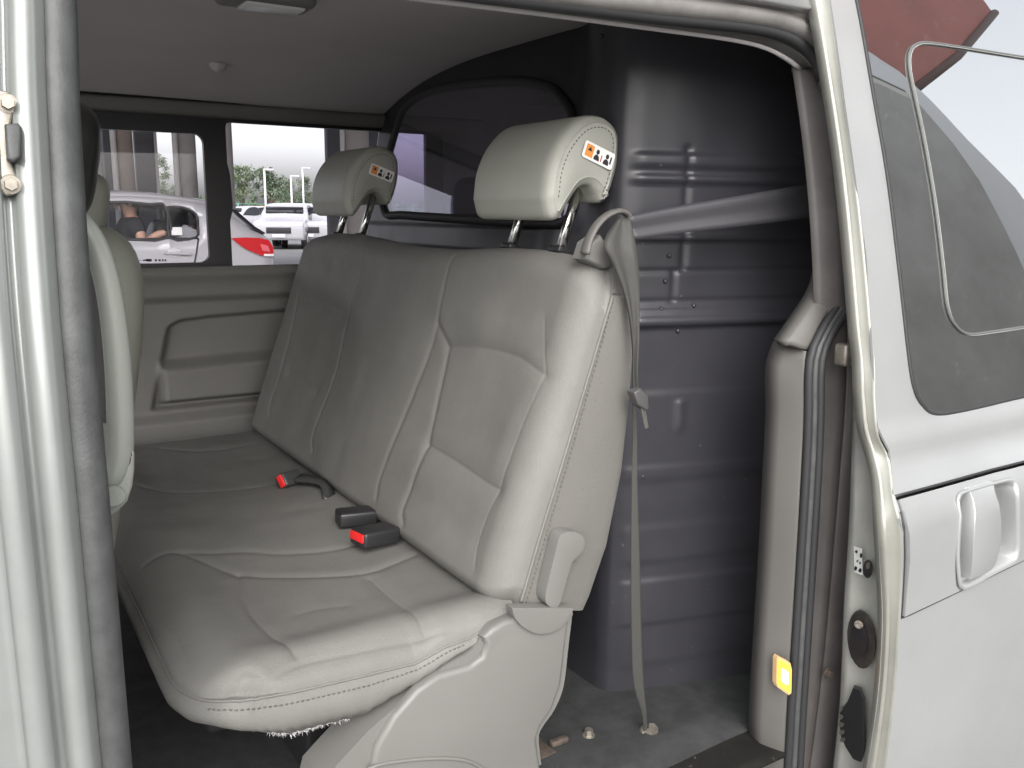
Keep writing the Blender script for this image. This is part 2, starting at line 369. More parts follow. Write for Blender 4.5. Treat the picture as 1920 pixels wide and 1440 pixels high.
# corner location for the detailed right-hand face
def bulk_sz(px, py):                       # pixel -> (arc, z) on the sheet by nearest ray distance
    r = ray(px, py); r = r/np.linalg.norm(r)
    XX = XN+(bx(GZb)-XN)*BL[:, None]+plan[:, 0][:, None]; YY = np.broadcast_to(plan[:, 1][:, None], XX.shape)
    D = np.stack([XX, YY, GZb], -1)-CAM; t = D@r; d = np.linalg.norm(D-t[..., None]*r, axis=-1)
    i = np.unravel_index(np.argmin(d), d.shape); return S[i[0]], zsb[i[1]]
db = np.zeros_like(GS)
def ridge(y_px, h, wd, x0=1120, x1=1540, soft=0.0):
    s0, z0 = bulk_sz(1240, y_px); m = sstep(bulk_sz(x0, y_px)[0]-0.02, bulk_sz(x0, y_px)[0]+0.02, GS)
    return h*np.exp(-((GZb-z0)/wd)**2)*m
def step_(y_px, h, wd=0.004): z0 = bulk_sz(1240, y_px)[1]; return h*sstep(z0-wd, z0+wd, GZb)
RW_ = sstep(bulk_sz(1185, 600)[0]-0.02, bulk_sz(1185, 600)[0]+0.01, GS)
for y_px, hgt, wd in ((290, -0.007, .006), (311, 0.006, .005), (330, -0.006, .005), (345, 0.007, .005), (440, -0.008, .006), (452, 0.008, .004), (580, -0.006, .004), (592, -0.007, .006), (612, 0.013, .006), (736, -0.002, .006), (870, -0.002, .006), (900, 0.003, .010), (985, -0.002, .01), (1050, 0.003, .010), (1082, -0.003, .006), (1165, 0.003, .006), (1240, 0.002, .010)): db += step_(y_px, hgt, wd)*RW_
for y_px in (510, 567): db += -0.0035*np.exp(-((GZb-bulk_sz(1240, y_px)[1])/0.0032)**2)*RW_
sv = bulk_sz(1283, 480)[0]; z1 = bulk_sz(1283, 505)[1]; z2 = bulk_sz(1283, 280)[1]
db += -0.005*np.exp(-((GS-sv)/0.0045)**2)*sstep(z1-0.004, z1, GZb)*(1-sstep(z2, z2+0.01, GZb))
sv2, za2 = bulk_sz(1261, 515)[0], bulk_sz(1261, 563)[1]
db += -0.004*np.exp(-((GS-sv2)/0.004)**2)*sstep(za2-0.004, za2, GZb)*(1-sstep(z1-0.004, z1, GZb))
db += 0.004*np.exp(-((GS-bulk_sz(1275, 760)[0])/0.008)**2)*sstep(bulk_sz(1275, 800)[1]-0.02, bulk_sz(1275, 800)[1]+0.01, GZb)*(1-sstep(bulk_sz(1275, 748)[1]-0.006, bulk_sz(1275, 748)[1], GZb))
for _ in range(40): db += rng.normal(0, 0.0005)*np.exp(-((GS-rng.uniform(1.3, 2.0))/rng.uniform(.02, .08))**2-((GZb-rng.uniform(.5, 1.75))/rng.uniform(.02, .08))**2)   # thin sheet is never flat
# recessed tray below the bulkhead window
db += -0.004*sstep(1.30, 1.315, GZb)*(1-sstep(1.36, 1.372, GZb))*(1-sstep(0.95, 1.0, GS))
XX = XN+(bx(GZb)-XN)*BL[:, None]+plan[:, 0][:, None]+nrm[:, 0][:, None]*db; YY = plan[:, 1][:, None]+nrm[:, 1][:, None]*db
AB = np.stack([XX, YY, GZb], -1)
# window opening
wpx = [(738, 262), (757, 205), (800, 172), (880, 157), (975, 152), (1035, 165), (1062, 192), (1077, 225), (1082, 300), (1080, 385), (1066, 412), (1030, 418), (900, 412), (760, 403), (722, 396), (720, 330)]
wsz = [np.array(bulk_sz(*q)) for q in wpx]; wsz = catmull(wsz+[wsz[0]], 6)[:-1]
cs = np.mean(wsz, axis=0)
hole = [cs+(q-cs)*1.012 for q in wsz]
mid = AB[:-1, :-1]; skip = insdf(GS[:-1, :-1]+0.003, GZb[:-1, :-1]+0.002, hole)
bk = grid('bulkhead', AB, BULK, van, skip=skip, thick=0.004)
def bpt(s, z, off=0.0):
    k = np.interp(s, S, np.arange(len(S))); i = int(min(k, len(S)-2)); f = k-i
    pl = plan[i]*(1-f)+plan[i+1]*f; nn = nrm[i]*(1-f)+nrm[i+1]*f
    bb = BL[i]*(1-f)+BL[i+1]*f
    return np.array([XN+(bx(z)-XN)*bb+pl[0]+nn[0]*off, pl[1]+nn[1]*off, z])
bw = tube('window_seal', [bpt(s, z, 0.002) for s, z in wsz], 0.012, RUBBERB, bk, 8, closed=True)
bm = bmesh.new(); vs = [bm.verts.new(Vector(bpt(s, z, -0.003).tolist())) for s, z in wsz]; bm.faces.new(vs)
bmesh.ops.triangulate(bm, faces=bm.faces[:])
o = bmobj('window_pane', bm, GLASSD, bk, False); sd = o.modifiers.new('s', 'SOLIDIFY'); sd.thickness = 0.004
for px, py in ((1244, 525), (1240, 577), (1301, 572), (1255, 480), (1272, 620), (1130, 70), (1205, 892)):
    s, z = bulk_sz(px, py); c = bpt(s, z, 0.003)
    bm = bmesh.new(); bmesh.ops.create_uvsphere(bm, u_segments=10, v_segments=6, radius=0.0045); bmesh.ops.translate(bm, vec=Vector(c.tolist()), verts=bm.verts)
    bmobj('rivet', bm, BULK, bk)
# cargo bay behind the bulkhead
rd = plate('rear_door', [(0.95, 0.4), (2.65, 0.4), (2.65, 1.84), (0.95, 1.84)], [rrect(1.12, 2.48, 1.18, 1.66, 0.06)], PAINTD, lambda a, b, h: (3.1+h, a, b), 0.04, van)
plate('rear_pane', rrect(1.10, 2.50, 1.16, 1.68, 0.06), [], GLASS, lambda a, b, h: (3.105+h, a, b), 0.004, rd)
grid('cargo_ceiling', np.array([[(x, y, 1.80) for y in (0.95, 2.65)] for x in (1.25, 3.1)]), mat('cargo_liner', (0.30, 0.28, 0.32), 0.6), van, thick=0.01)
grid('cargo_liner', np.array([[(x, YF+0.01, z) for z in (0.46, 1.8)] for x in (1.38, 3.1)]), mat('cargo_liner', (0.30, 0.28, 0.32), 0.6), van, thick=0.01)
grid('cargo_floor', np.array([[(x, y, 0.46) for y in (0.95, 2.65)] for x in (1.5, 3.1)]), FLOORM, van, thick=0.02)

# ---- B-pillar at the front of the opening
PILN = 40
bl_px = [(62, -160), (74, 0), (80, 200), (99, 520), (118, 740), (143, 1000), (184, 1440), (206, 1640)]
seal_path = resample(catmull([onside(x, y, 0.02) for x, y in bl_px], 8), PILN)
prof = [(-0.62, -0.075), (-0.30, -0.035), (-0.075, -0.022), (-0.057, -0.024), (-0.052, -0.032), (-0.046, -0.034), (-0.041, -0.028), (-0.038, -0.012), (-0.034, -0.007), (-0.030, -0.005), (-0.026, -0.006), (-0.023, -0.014), (-0.0205, -0.024), (-0.015, -0.028), (-0.0115, -0.024), (-0.008, -0.019), (-0.004, -0.016), (-0.001, -0.010), (0.0, 0.03)]
A = np.array([[(p[0]+dx, p[1]+dy, p[2]) for dx, dy in resample(catmull(prof, 4), 70)] for p in seal_path])
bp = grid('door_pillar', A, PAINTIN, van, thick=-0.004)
pr = [(0, -0.012), (0.010, -0.016), (0.020, -0.013), (0.028, -0.004), (0.030, 0.012), (0.02, 0.02), (0.0, 0.018)]
pr = [tuple(q) for q in resample(catmull(pr+[pr[0]], 4), 22)[:-1]]
def vsweep(name, path, prof, m, parent):   # profile in world X,Y along a mostly vertical path
    A = np.array([[(p[0]+dx, p[1]+dy, p[2]) for dx, dy in prof] for p in path]); A = np.transpose(A, (1, 0, 2))
    return grid(name, A, m, parent, closed_u=True)
vsweep('door_seal', [p+np.array([0.0015, 0, 0]) for p in seal_path], pr, RUBBER, bp)
# striker hardware on the pillar
def bolt(c, r, m, parent, ax=(0, -1, 0), h=0.006, n=6):
    z = Vector(ax).normalized(); bm = bmesh.new()
    bmesh.ops.create_cone(bm, cap_ends=True, segments=16, radius1=r*1.5, radius2=r*1.4, depth=h*0.4)
    r2 = bmesh.ops.create_cone(bm, cap_ends=True, segments=n, radius1=r, radius2=r*0.9, depth=h, matrix=Matrix.Translation((0, 0, h*0.7)))
    bmesh.ops.transform(bm, matrix=Matrix.Translation(Vector([float(k) for k in c]))@z.to_track_quat('Z', 'Y').to_matrix().to_4x4(), verts=bm.verts)
    return bmobj('bolt', bm, m, parent, False)
def side_plate(name, pxs, off, th, m, parent, bevel=0.002):
    P = [onside(x, y, off) for x, y in pxs]; y0 = np.mean([p[1] for p in P])
    return plate(name, [(p[0], p[2]) for p in P], [], m, lambda a, b, h: (a, yside(b)+off-h, b), th, parent, bevel, True)
side_plate('striker_plate', [(-10, 168), (14, 172), (26, 190), (24, 215), (18, 240), (20, 300), (30, 330), (34, 350), (26, 366), (10, 368), (-10, 350)], 0.003, 0.006, STEEL, bp)
side_plate('striker_block', [(8, 235), (32, 233), (39, 243), (38, 296), (24, 306), (12, 300)], -0.003, 0.016, RUBBER, bp, 0.004)
bolt(onside(14, 194, -0.004), 0.0058, STEEL, bp, h=0.007); bolt(onside(20, 346, -0.004), 0.0058, STEEL, bp, h=0.007)
# inner pillar trim strip and grab handle
P = [on(x, y, 1, 1.02) for x, y in ((150, 470), (160, 540), (172, 640), (178, 740), (179, 792))]
sweep('pillar_trim', catmull(P, 6), [(-0.03, 0.006), (0.006, 0.006), (0.009, 0.0), (0.006, -0.006), (-0.03, -0.006)], PLAST, van, up=(0, -1, 0))
HP = [(130, 400), (160, 430), (187, 482), (207, 560), (221, 680), (226, 800), (222, 865), (206, 900), (182, 918)]
path = resample(catmull([on(x, y, 1, 0.965+0.012*(i in (0, 8))) for i, (x, y) in enumerate(HP)], 8), 50)
sc = np.interp(np.linspace(0, 1, 50), [0, 0.1, 0.5, 0.85, 1], [0.9, 0.95, 1.05, 1.1, 0.95])
HANDLEM = mat('handle_plastic', (0.21, 0.22, 0.20), 0.33, bump=0.12, bscale=600)
gh = tube('grab_handle', path, 0.0125, HANDLEM, van, 18, up=(0, -1, 0), scale=sc)
hp = [(186, 912), (214, 900), (234, 872), (246, 835), (253, 850), (253, 880), (249, 913), (240, 940), (222, 960), (193, 977), (184, 970)]
C0 = [on(x, y, 1, 0.956) for x, y in hp]
plate('handle_foot', [(p[0], p[2]) for p in C0], [], HANDLEM, lambda a, b, h: (a, 0.985-h, b), 0.030, gh, 0.006, True)
c = on(213, 930, 1, 0.95)
bm = bmesh.new(); bmesh.ops.create_cone(bm, cap_ends=True, segments=28, radius1=0.0112, radius2=0.0105, depth=0.003, matrix=Matrix.Translation((c[0], 0.9497, c[2]))@Matrix.Rotation(rad(90), 4, 'X'))
bmobj('screw_cap', bm, HANDLEM, gh, True, 40)

# ---- header above the opening
low = [(420, -46), (640, -24), (1000, 20), (1217, 49), (1361, 69), (1433, 85), (1480, 108), (1506, 128)]
upp = [(420, -58), (640, -36), (1000, 11), (1217, 40), (1397, 61), (1462, 76), (1506, 105), (1520, 126)]
n = 60
a = resample(catmull([onside(x, y, 0.035) for x, y in low], 8), n); b = resample(catmull([onside(x, y, 0.015) for x, y in upp], 8), n)
hd = grid('header_trim', np.array([[p*(1-t)+q*t+np.array([0, -0.004*math.sin(math.pi*t), 0]) for t in np.linspace(0, 1, 6)] for p, q in zip(a, b)]), TRIM, van, thick=0.01)
# inner return of the header trim up to the headliner
grid('header_return', np.array([[p+np.array([0, 0.05*t, 0.03*t]) for t in (0.0, 0.5, 1.0)] for p in a]), HEADL, van, thick=0.006)
up_px = [(420, -62), (640, -40), (1000, 5), (1217, 32), (1400, 52), (1470, 68), (1510, 92), (1530, 116), (1542, 150)]
sp2 = resample(catmull([onside(x, y, 0.008) for x, y in up_px], 8), 60)
tube('header_seal', sp2, 0.0085, RUBBERB, van, 10, up=(0, -1, 0), ry=0.011)
A = []
for p in resample(catmull([onside(x, y, 0.0) for x, y in [(420, -66), (640, -46), (1000, -3), (1217, 22), (1400, 40), (1475, 55), (1520, 78), (1545, 110), (1560, 160)]], 8), 60):
    A.append([(p[0]+0.0*k, p[1]+dy, p[2]+dz) for k, (dy, dz) in enumerate(((0.02, -0.004), (-0.002, 0.0), (-0.008, 0.004), (-0.010, 0.010), (-0.006, 0.016), (0.002, 0.020), (-0.004, 0.026), (-0.012, 0.034), (-0.014, 0.046), (-0.006, 0.055)))])
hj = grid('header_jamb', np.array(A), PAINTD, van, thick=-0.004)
A = np.array([[(p[0], p[1]+dy, p[2]+dz) for dy, dz in ((0.0, 0.050), (0.05, 0.053), (0.05, 0.085), (-0.02, 0.095), (-0.022, 0.12))] for p in resample([onside(x, y, 0.0) for x, y in [(420, -66), (640, -46), (1000, -3), (1217, 22), (1400, 40), (1475, 55)]], 40)])
grid('door_track', A, RUBBERB, van, thick=0.004)
c = onside(1488, 6, -0.02); rbox('roller_bracket', c, (0.035, 0.02, 0.012), 0.003, STEEL, van)

# ---- C-pillar trim at the rear of the opening
L_ = [(1506, 128), (1521, 155), (1534, 231), (1543, 361), (1547, 470), (1547, 513), (1533, 553), (1507, 593), (1474, 641)]
R_ = [(1520, 126), (1542, 158), (1556, 217), (1578, 361), (1588, 451), (1592, 490), (1585, 523), (1567, 560), (1540, 603), (1513, 656)]
def strip(name, Lp, Rp, offL, offR, n=50, m=TRIM, parent=van, bulge=0.0022, thick=0.012):
    a = resample(catmull([onside(x, y, offL) for x, y in Lp], 6), n); b = resample(catmull([onside(x, y, offR) for x, y in Rp], 6), n)
    A = []
    for p, q in zip(a, b):
        row = [p+np.array([0.006, 0.03, 0])]
        row += [p*(1-t)+q*t+np.array([-0.3*bulge, -bulge, 0])*math.sin(math.pi*t)**0.7 for t in np.linspace(0, 1, 10)]
        row += [q+np.array([0.01, 0.01, 0])]; A.append(row)
    return grid(name, np.array(A), m, parent, thick=thick)
strip('upper_pillar_trim', L_, R_, 0.048, 0.034)
L2 = [(1473, 644), (1459, 680), (1456, 720), (1457, 780), (1452, 880), (1442, 1061), (1429, 1256), (1423, 1369), (1426, 1420), (1428, 1520)]
R2 = [(1512, 659), (1509, 680), (1508, 720), (1507, 780), (1501, 900), (1488, 1125), (1476, 1312), (1470, 1436), (1466, 1540)]
lt = strip('lower_pillar_trim', L2, R2, 0.075, 0.035)
tag(lt, 'beige lower pillar trim with lit step lamp')
# lit courtesy lamp set in the trim
LAMPE = emis('amber_lamp', (1.0, 0.33, 0.04), 0.85); HOT = emis('lamp_core', (1.0, 0.62, 0.22), 5.0)
lc = [(1453, 1225), (1475, 1237), (1478, 1250), (1477, 1294), (1472, 1297), (1452, 1283), (1449, 1276), (1450, 1230)]
lamp = thing('step_lamp', 'small amber step lamp glowing in the door pillar trim', 'lamp', tuple(onside(1464, 1260, 0.05)))
LP = [onside(x, y, 0.050-0.0009*(x-1449)) for x, y in lc]
def lampmap(pts, m, name, k, off, th):
    c = np.mean(pts, axis=0); P = [c+(p-c)*k for p in pts]
    bm = bmesh.new(); vs = [bm.verts.new(Vector((p+np.array([-0.3, -1, 0])*off).tolist())) for p in P]; bm.faces.new(vs)
    r = bmesh.ops.extrude_face_region(bm, geom=bm.faces[:]); bmesh.ops.translate(bm, vec=(0.2*th, th, 0), verts=[v for v in r['geom'] if isinstance(v, bmesh.types.BMVert)])
    return bmobj(name, bm, m, lamp, False)
lampmap(LP, mat('lamp_bezel', (0.75, 0.5, 0.25), 0.3), 'bezel', 1.0, 0.010, 0.01); lampmap(LP, LAMPE, 'lens', 0.84, 0.012, 0.006); lampmap(LP, HOT, 'bulb', 0.42, 0.0135, 0.004)

# ---- seals and body side behind the C-pillar
for k, (dx, mt, r, off) in enumerate(((5, RUBBERB, 0.0075, 0.03), (16, RUBBER, 0.0055, 0.024), (27, RUBBERB, 0.0065, 0.018))):
    pth = [(1594+dx, 480), (1572+dx, 562), (1545+dx, 605), (1519+dx, 655), (1512+dx, 700), (1511+dx, 780), (1506+dx, 900), (1492+dx, 1125), (1480+dx, 1312), (1472+dx, 1450), (1466+dx, 1560)]
    tube('rear_door_seal', resample(catmull([onside(x, y, off) for x, y in pth], 6), 50), r, mt, van, 8, up=(0, -1, 0))
zr = np.linspace(0.32, 1.70, 40)
A = np.array([[(x, yside(z)+0.02+0.03*float(sstep(1.16, 1.20, np.array(1.24-0.06*0-(x-1.10)*0))*0), z) for z in zr] for x in np.linspace(1.175, 3.2, 30)])
qp = grid('rear_quarter_panel', A, mat('jamb_painted_shade', (0.075, 0.068, 0.065), 0.5, var=0.2, vscale=14), van, flip=True, thick=0.006)  # shadow between door and body is put into this darker colour
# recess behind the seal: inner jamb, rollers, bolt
A = np.array([[(1.135+0.04*t, yside(z)+0.05-0.03*t, z) for z in zr] for t in np.linspace(0, 1, 5)]); grid('rear_jamb', A, MATS['jamb_painted_shade'], van, flip=True, thick=0.004)
rbox('door_stop', onside(1583, 665, -0.01), (0.022, 0.025, 0.035), 0.006, STEEL, qp)
bolt(onside(1553, 1262, -0.002), 0.006, RUST, qp, h=0.006)

# ---- sliding door, pushed back and standing proud of the body
def ydoor(z):
    if z > 1.09: return 0.77+0.19*(z-1.09)+0.07*(z-1.09)**2
    t = min(1, (1.09-z)/0.13); t = t*t*(3-2*t); return 0.77-0.058*t+0.16*max(0, 0.85-z)**2
def ond(px, py, off=0.0): return onside(px, py, off, ydoor)
EDGE = [(1540, -140), (1558, 0), (1583, 180), (1608, 360), (1625, 480), (1635, 640), (1645, 813), (1658, 838), (1669, 860), (1675, 927), (1686, 970), (1693, 1012), (1692, 1090), (1687, 1162), (1680, 1275), (1661, 1440), (1640, 1600)]
eP = [ond(x, y) for x, y in EDGE]
ez = np.array([p[2] for p in eP])[::-1]; ex = np.array([p[0] for p in eP])[::-1]
def xedge(z): return float(np.interp(z, ez, ex))
GL = [(1570, -140), (1605, 0), (1637, 180), (1662, 325), (1684, 500), (1702, 660), (1713, 727), (1730, 760), (1755, 776), (1813, 768), (1920, 743), (2050, 716)]
gP = [ond(x, y) for x, y in GL]; g2 = [(p[0], p[2]) for p in gP]
ZT = g2[0][1]; XR = 2.25
g2s = [tuple(q) for q in catmull(g2, 5)]
glass_poly = g2s+[(XR-0.12, g2s[-1][1]), (XR-0.12, ZT)]
zl = np.linspace(0.30, ZT+0.06, 90)
outer = [(xedge(z), z) for z in zl]+[(XR, ZT+0.06)]+[(XR, 0.30)]
from mathutils.geometry import delaunay_2d_cdt
def cdt(outer, holes, step):
    pts = [Vector((float(p[0]), float(p[1]))) for p in outer]; ed = [(i, (i+1) % len(outer)) for i in range(len(outer))]
    for h in holes:
        b = len(pts); pts += [Vector((float(p[0]), float(p[1]))) for p in h]; ed += [(b+i, b+(i+1) % len(h)) for i in range(len(h))]
    O = np.array([[p[0], p[1]] for p in outer]); gx = np.arange(O[:, 0].min(), O[:, 0].max(), step); gz = np.arange(O[:, 1].min(), O[:, 1].max(), step)
    MX, MZ = np.meshgrid(gx[1:], gz[1:], indexing='ij'); dmin = np.full(MX.shape, 1e9)
    for L_c in [outer]+list(holes): dmin = np.minimum(dmin, polydist(MX, MZ, list(map(tuple, L_c))+[tuple(L_c[0])]))
    for x, z in zip(MX[dmin > 0.45*step], MZ[dmin > 0.45*step]): pts.append(Vector((float(x), float(z))))
    V, E_, Fc = delaunay_2d_cdt(pts, ed, [], 0, 1e-6)[:3]
    Va = np.array([[v.x, v.y] for v in V]); C = np.array([Va[list(f)].mean(0) for f in Fc])
    keep = insdf(C[:, 0], C[:, 1], outer)
    for h in holes: keep &= ~insdf(C[:, 0], C[:, 1], h)
    return Va, [f for f, k in zip(Fc, keep) if k]
# handle panel outline and its cup
HPN = [(1679, 931), (1760, 909), (1860, 881), (1893, 873), (1935, 862), (1990, 850), (1990, 1020), (1920, 1050), (1800, 1108), (1690, 1160), (1693, 1110), (1696, 1050), (1695, 1000), (1688, 960)]
hp2 = [(lambda p: (p[0], p[2]))(ond(x, y)) for x, y in HPN]
door = link('sliding_door', bpy.data.meshes.new('tmp'), None, van)
V2, F2 = cdt(outer, [glass_poly, hp2], 0.011)
def crease(x, z):                          # soft style line below the glass
    return 0.009*math.exp(-((z-1.075)/0.02)**2)
bpy.data.objects.remove(door)
door = pymesh('sliding_door', [(x, ydoor(z)-crease(x, z), z) for x, z in V2], F2, PAINT, van); door.modifiers.new('s', 'SOLIDIFY').thickness = 0.0035; door.modifiers.new('e', 'EDGE_SPLIT').split_angle = rad(35)
# flange strip along the leading edge
FL = [(1500, -140), (1523, 0), (1548, 130), (1569, 253), (1588, 415), (1595, 505), (1602, 647), (1613, 747), (1618, 813), (1630, 845), (1643, 870), (1647, 910), (1650, 980), (1656, 1087), (1659, 1174), (1650, 1312), (1631, 1440), (1606, 1600)]
n = 120
a = resample(catmull([ond(x, y, 0.018) for x, y in FL], 4), n); b = resample(catmull([ond(x, y, 0.0) for x, y in EDGE], 4), n)
def zint(P, zs): P = np.array(P); o = np.argsort(P[:, 2]); return np.stack([np.interp(zs, P[o, 2], P[o, k]) for k in range(3)], -1)
zs_ = np.linspace(0.36, 1.745, 140); a = zint(a, zs_); b = zint(b, zs_)
def smo(P, k=7): h_ = k//2; Q = np.vstack([2*P[:1]-P[h_:0:-1], P, 2*P[-1:]-P[-2:-2-h_:-1]]); return np.stack([np.convolve(Q[:, c_], np.ones(k)/k, 'valid') for c_ in range(3)], -1)
up_ok = sstep(1.14, 1.2, zs_)[:, None]; a = smo(a)*(1-up_ok)+smo(a, 35)*up_ok; b = smo(b, 3)*(1-up_ok)+smo(b, 35)*up_ok
tp = [(0, 0.012), (0.0, -0.002), (0.10, -0.006), (0.2, -0.003), (0.3, 0.005), (0.42, 0.007), (0.55, 0.007), (0.8, 0.006), (0.94, 0.003), (1.0, 0.0)]
A = np.array([[p*(1-t)+q*t+np.array([0, d, 0]) for t, d in tp] for p, q in zip(a, b)])
fl = grid('door_flange', A, mat('flange_paint', (0.27, 0.27, 0.24), 0.35, metal=0.2, coat=0.4, var=0.1, vscale=12), door, thick=-0.003)
tube('seam_sealer', [p*0.68+q*0.32+np.array([0, 0.0045, 0]) for p, q in zip(a, b)], 0.0016, SEALANT, door, 6, up=(0, -1, 0))
# front shut face of the door with its latch openings
LF = [(1470, -140), (1500, 0), (1535, 180), (1575, 400), (1592, 505), (1598, 613), (1600, 750), (1600, 827), (1599, 900), (1594, 1012), (1586, 1132), (1582, 1237), (1577, 1331), (1566, 1436), (1545, 1600)]
lf = zint(resample(catmull([ond(x, y, 0.105) for x, y in LF], 4), n), zs_)
A = np.array([[p*(1-t)+q*t+np.array([0.012*math.sin(math.pi*t)+0.002, 0.002, 0]) for t in np.linspace(0, 1, 8)] for p, q in zip(a, lf)])
sf = grid('shut_face', A, mat('shut_face_paint', (0.40, 0.40, 0.37), 0.45, metal=0.15, var=0.15, vscale=12), door, flip=True, thick=0.003)
A = np.array([[(p[0]+dx, p[1]+0.004, p[2]) for dx in (0, 0.3, 0.95)] for p in lf]); grid('inner_skin', A, PLASTD, door, thick=0.003)
aF = zint(a, np.linspace(0.37, 1.71, 700)); lfF = zint(lf, np.linspace(0.37, 1.71, 700))
def facept(px, py, off=0.004):            # point on the shut face under a pixel
    best = None
    r = ray(px, py); r /= np.linalg.norm(r)
    for t in np.linspace(0, 1, 160):
        L = aF*(1-t)+lfF*t; D = L-CAM; s = D@r; d = np.linalg.norm(D-s[:, None]*r, axis=1); i = int(np.argmin(d))
        if best is None or d[i] < best[0]: best = (d[i], L[i])
    return best[1]+np.array([-off, -off*0.6, 0])
def facepoly(name, pxs, m, off, th, parent):
    P = [facept(x, y, off) for x, y in pxs]; bm = bmesh.new(); vs = [bm.verts.new(Vector(p.tolist())) for p in P]
    bm.faces.new(vs); r = bmesh.ops.extrude_face_region(bm, geom=bm.faces[:]); bmesh.ops.translate(bm, vec=(-th, -th*0.5, 0), verts=[v for v in r['geom'] if isinstance(v, bmesh.types.BMVert)])
    return bmobj(name, bm, m, parent, False)
def ell(cx, cy, rx, ry, n=18, sk=0.0): return [(cx+rx*math.cos(2*math.pi*k/n)+sk*math.sin(2*math.pi*k/n), cy+ry*math.sin(2*math.pi*k/n)) for k in range(n)]
DARK = mat('dark_metal', (0.05, 0.045, 0.042), 0.5, metal=0.3, var=0.4, vscale=50)  # near-black mottled metal for the latch and lock lever
lo = facepoly('latch_recess', ell(1616, 1198, 26, 54, 20, 4), DARK, -0.002, 0.006, sf)
facepoly('latch_cup', ell(1612, 1195, 15, 30, 18, 3), BLACKP, 0.006, 0.006, sf)
bolt(facept(1612, 1163, 0.014), 0.0045, STEEL, sf, (-1, -0.5, 0), 0.004)
facepoly('check_link', [(1602, 1285), (1614, 1290), (1622, 1310), (1622, 1400), (1617, 1424), (1602, 1418), (1588, 1395), (1577, 1370), (1575, 1330), (1590, 1315)], BLACKP, -0.002, 0.010, sf)
for k in range(5): facepoly('link_tooth', ell(1577+1.2*k, 1324+14*k, 5, 4, 8), STEEL, 0.006, 0.006, sf)
st = facepoly('instruction_sticker', [(1601, 1023), (1617, 1027), (1618, 1078), (1602, 1072)], WHITE, 0.002, 0.0008, sf)
for x, y, rx, ry in ((1606, 1033, 2.4, 3), (1615, 1040, 2.2, 5), (1608, 1050, 1.6, 2), (1613, 1054, 1.6, 2), (1605, 1064, 2.6, 4), (1613, 1068, 3, 4)): facepoly('sticker_mark', ell(x, y, rx, ry, 8), BLACKI, 0.0032, 0.0005, st)
facepoly('lock_lever', ell(1628, 1065, 9, 17, 14), DARK, 0.002, 0.003, sf); facepoly('lever_knob', ell(1629, 1057, 4, 6, 10), STEEL, 0.006, 0.003, sf); facepoly('lever_knob', ell(1628, 1074, 4, 5, 10), BLACKP, 0.006, 0.003, sf)
# door glass with the framed opening vent
Vg, Fg = cdt(glass_poly, [], 0.06)
gl = pymesh('door_glass', [(x, ydoor(z)+0.004, z) for x, z in Vg], Fg, GLASSM, door); gl.modifiers.new('s', 'SOLIDIFY').thickness = -0.004; gl.modifiers.new('e', 'EDGE_SPLIT').split_angle = rad(35)
def dcurve(name, pxs, r, m, parent, off, ry=None):
    return tube(name, resample(catmull([ond(x, y, off) for x, y in pxs], 6), 240), r, m, parent, 6, up=(0, -1, 0), ry=ry)
VENT = [(2158, 190), (2155, 158), (2130, 140), (2080, 130), (2000, 118), (1920, 107), (1800, 88), (1740, 80), (1718, 83), (1706, 97), (1705, 125), (1712, 165), (1731, 253), (1753, 379), (1768, 500), (1776, 573), (1790, 607), (1815, 626), (1860, 622), (1920, 613), (2000, 600), (2100, 585), (2140, 572), (2156, 545), (2160, 400), (2158, 190)]
dcurve('vent_frame', VENT, 0.0022, mat('vent_rubber', (0.10, 0.105, 0.10), 0.4), gl, -0.0025); dcurve('vent_trim', [(x+3, y+2) for x, y in VENT], 0.0011, mat('vent_trim_grey', (0.28, 0.28, 0.27), 0.35), gl, -0.003)
tube('glass_seal', [(x, ydoor(z)-0.0005, z) for x, z in g2s], 0.0032, RUBBERB, door, 6, up=(0, -1, 0))
# pull handle in its cup
CUP = [(1787, 938), (1791, 926), (1804, 919), (1860, 903), (1886, 898), (1896, 906), (1900, 930), (1901, 1012), (1898, 1040), (1888, 1054), (1850, 1074), (1806, 1097), (1795, 1096), (1790, 1084), (1787, 1030)]
cup2 = [(lambda p: (p[0], p[2]))(ond(x, y)) for x, y in CUP]; cup2 = [tuple(q) for q in catmull(cup2+[cup2[0]], 4)[:-1]]
hc0 = np.mean(np.array(hp2), axis=0); hpS = [tuple(hc0+(np.array(q)-hc0)*np.array([0.988, 0.965])) for q in hp2]
Vh, Fh = cdt(hpS, [cup2], 0.015)
hc = np.mean(np.array(hp2), axis=0)
hb = pymesh('handle_panel', [(x, ydoor(z)-0.004-0.004*math.exp(-((z-hc[1])/0.06)**2), z) for x, z in Vh], Fh, PAINT, door); hb.modifiers.new('s', 'SOLIDIFY').thickness = 0.008; hb.modifiers.new('e', 'EDGE_SPLIT').split_angle = rad(50)
tube('panel_gap', [(x, ydoor(z)+0.001, z) for x, z in resample(hp2, 60)], 0.0022, RUBBERB, door, 6, up=(0, -1, 0))
cc = np.mean(np.array(cup2), axis=0); rows = []
for k, (sc_, dpt) in enumerate(((1.03, -0.006), (1.0, -0.009), (0.97, -0.004), (0.95, 0.018), (0.90, 0.042), (0.6, 0.048), (0.02, 0.048))):
    rows.append([(cc[0]+(x-cc[0])*sc_, ydoor(z)+dpt, cc[1]+(z-cc[1])*sc_) for x, z in cup2])
rows = np.transpose(np.array(rows), (1, 0, 2)); grid('handle_cup', rows, PAINT, hb, closed_u=True, thick=0.002)
HL = [(1819, 915), (1862, 903), (1866, 930), (1869, 985), (1866, 1040), (1858, 1068), (1828, 1084), (1819, 1080), (1817, 1000)]
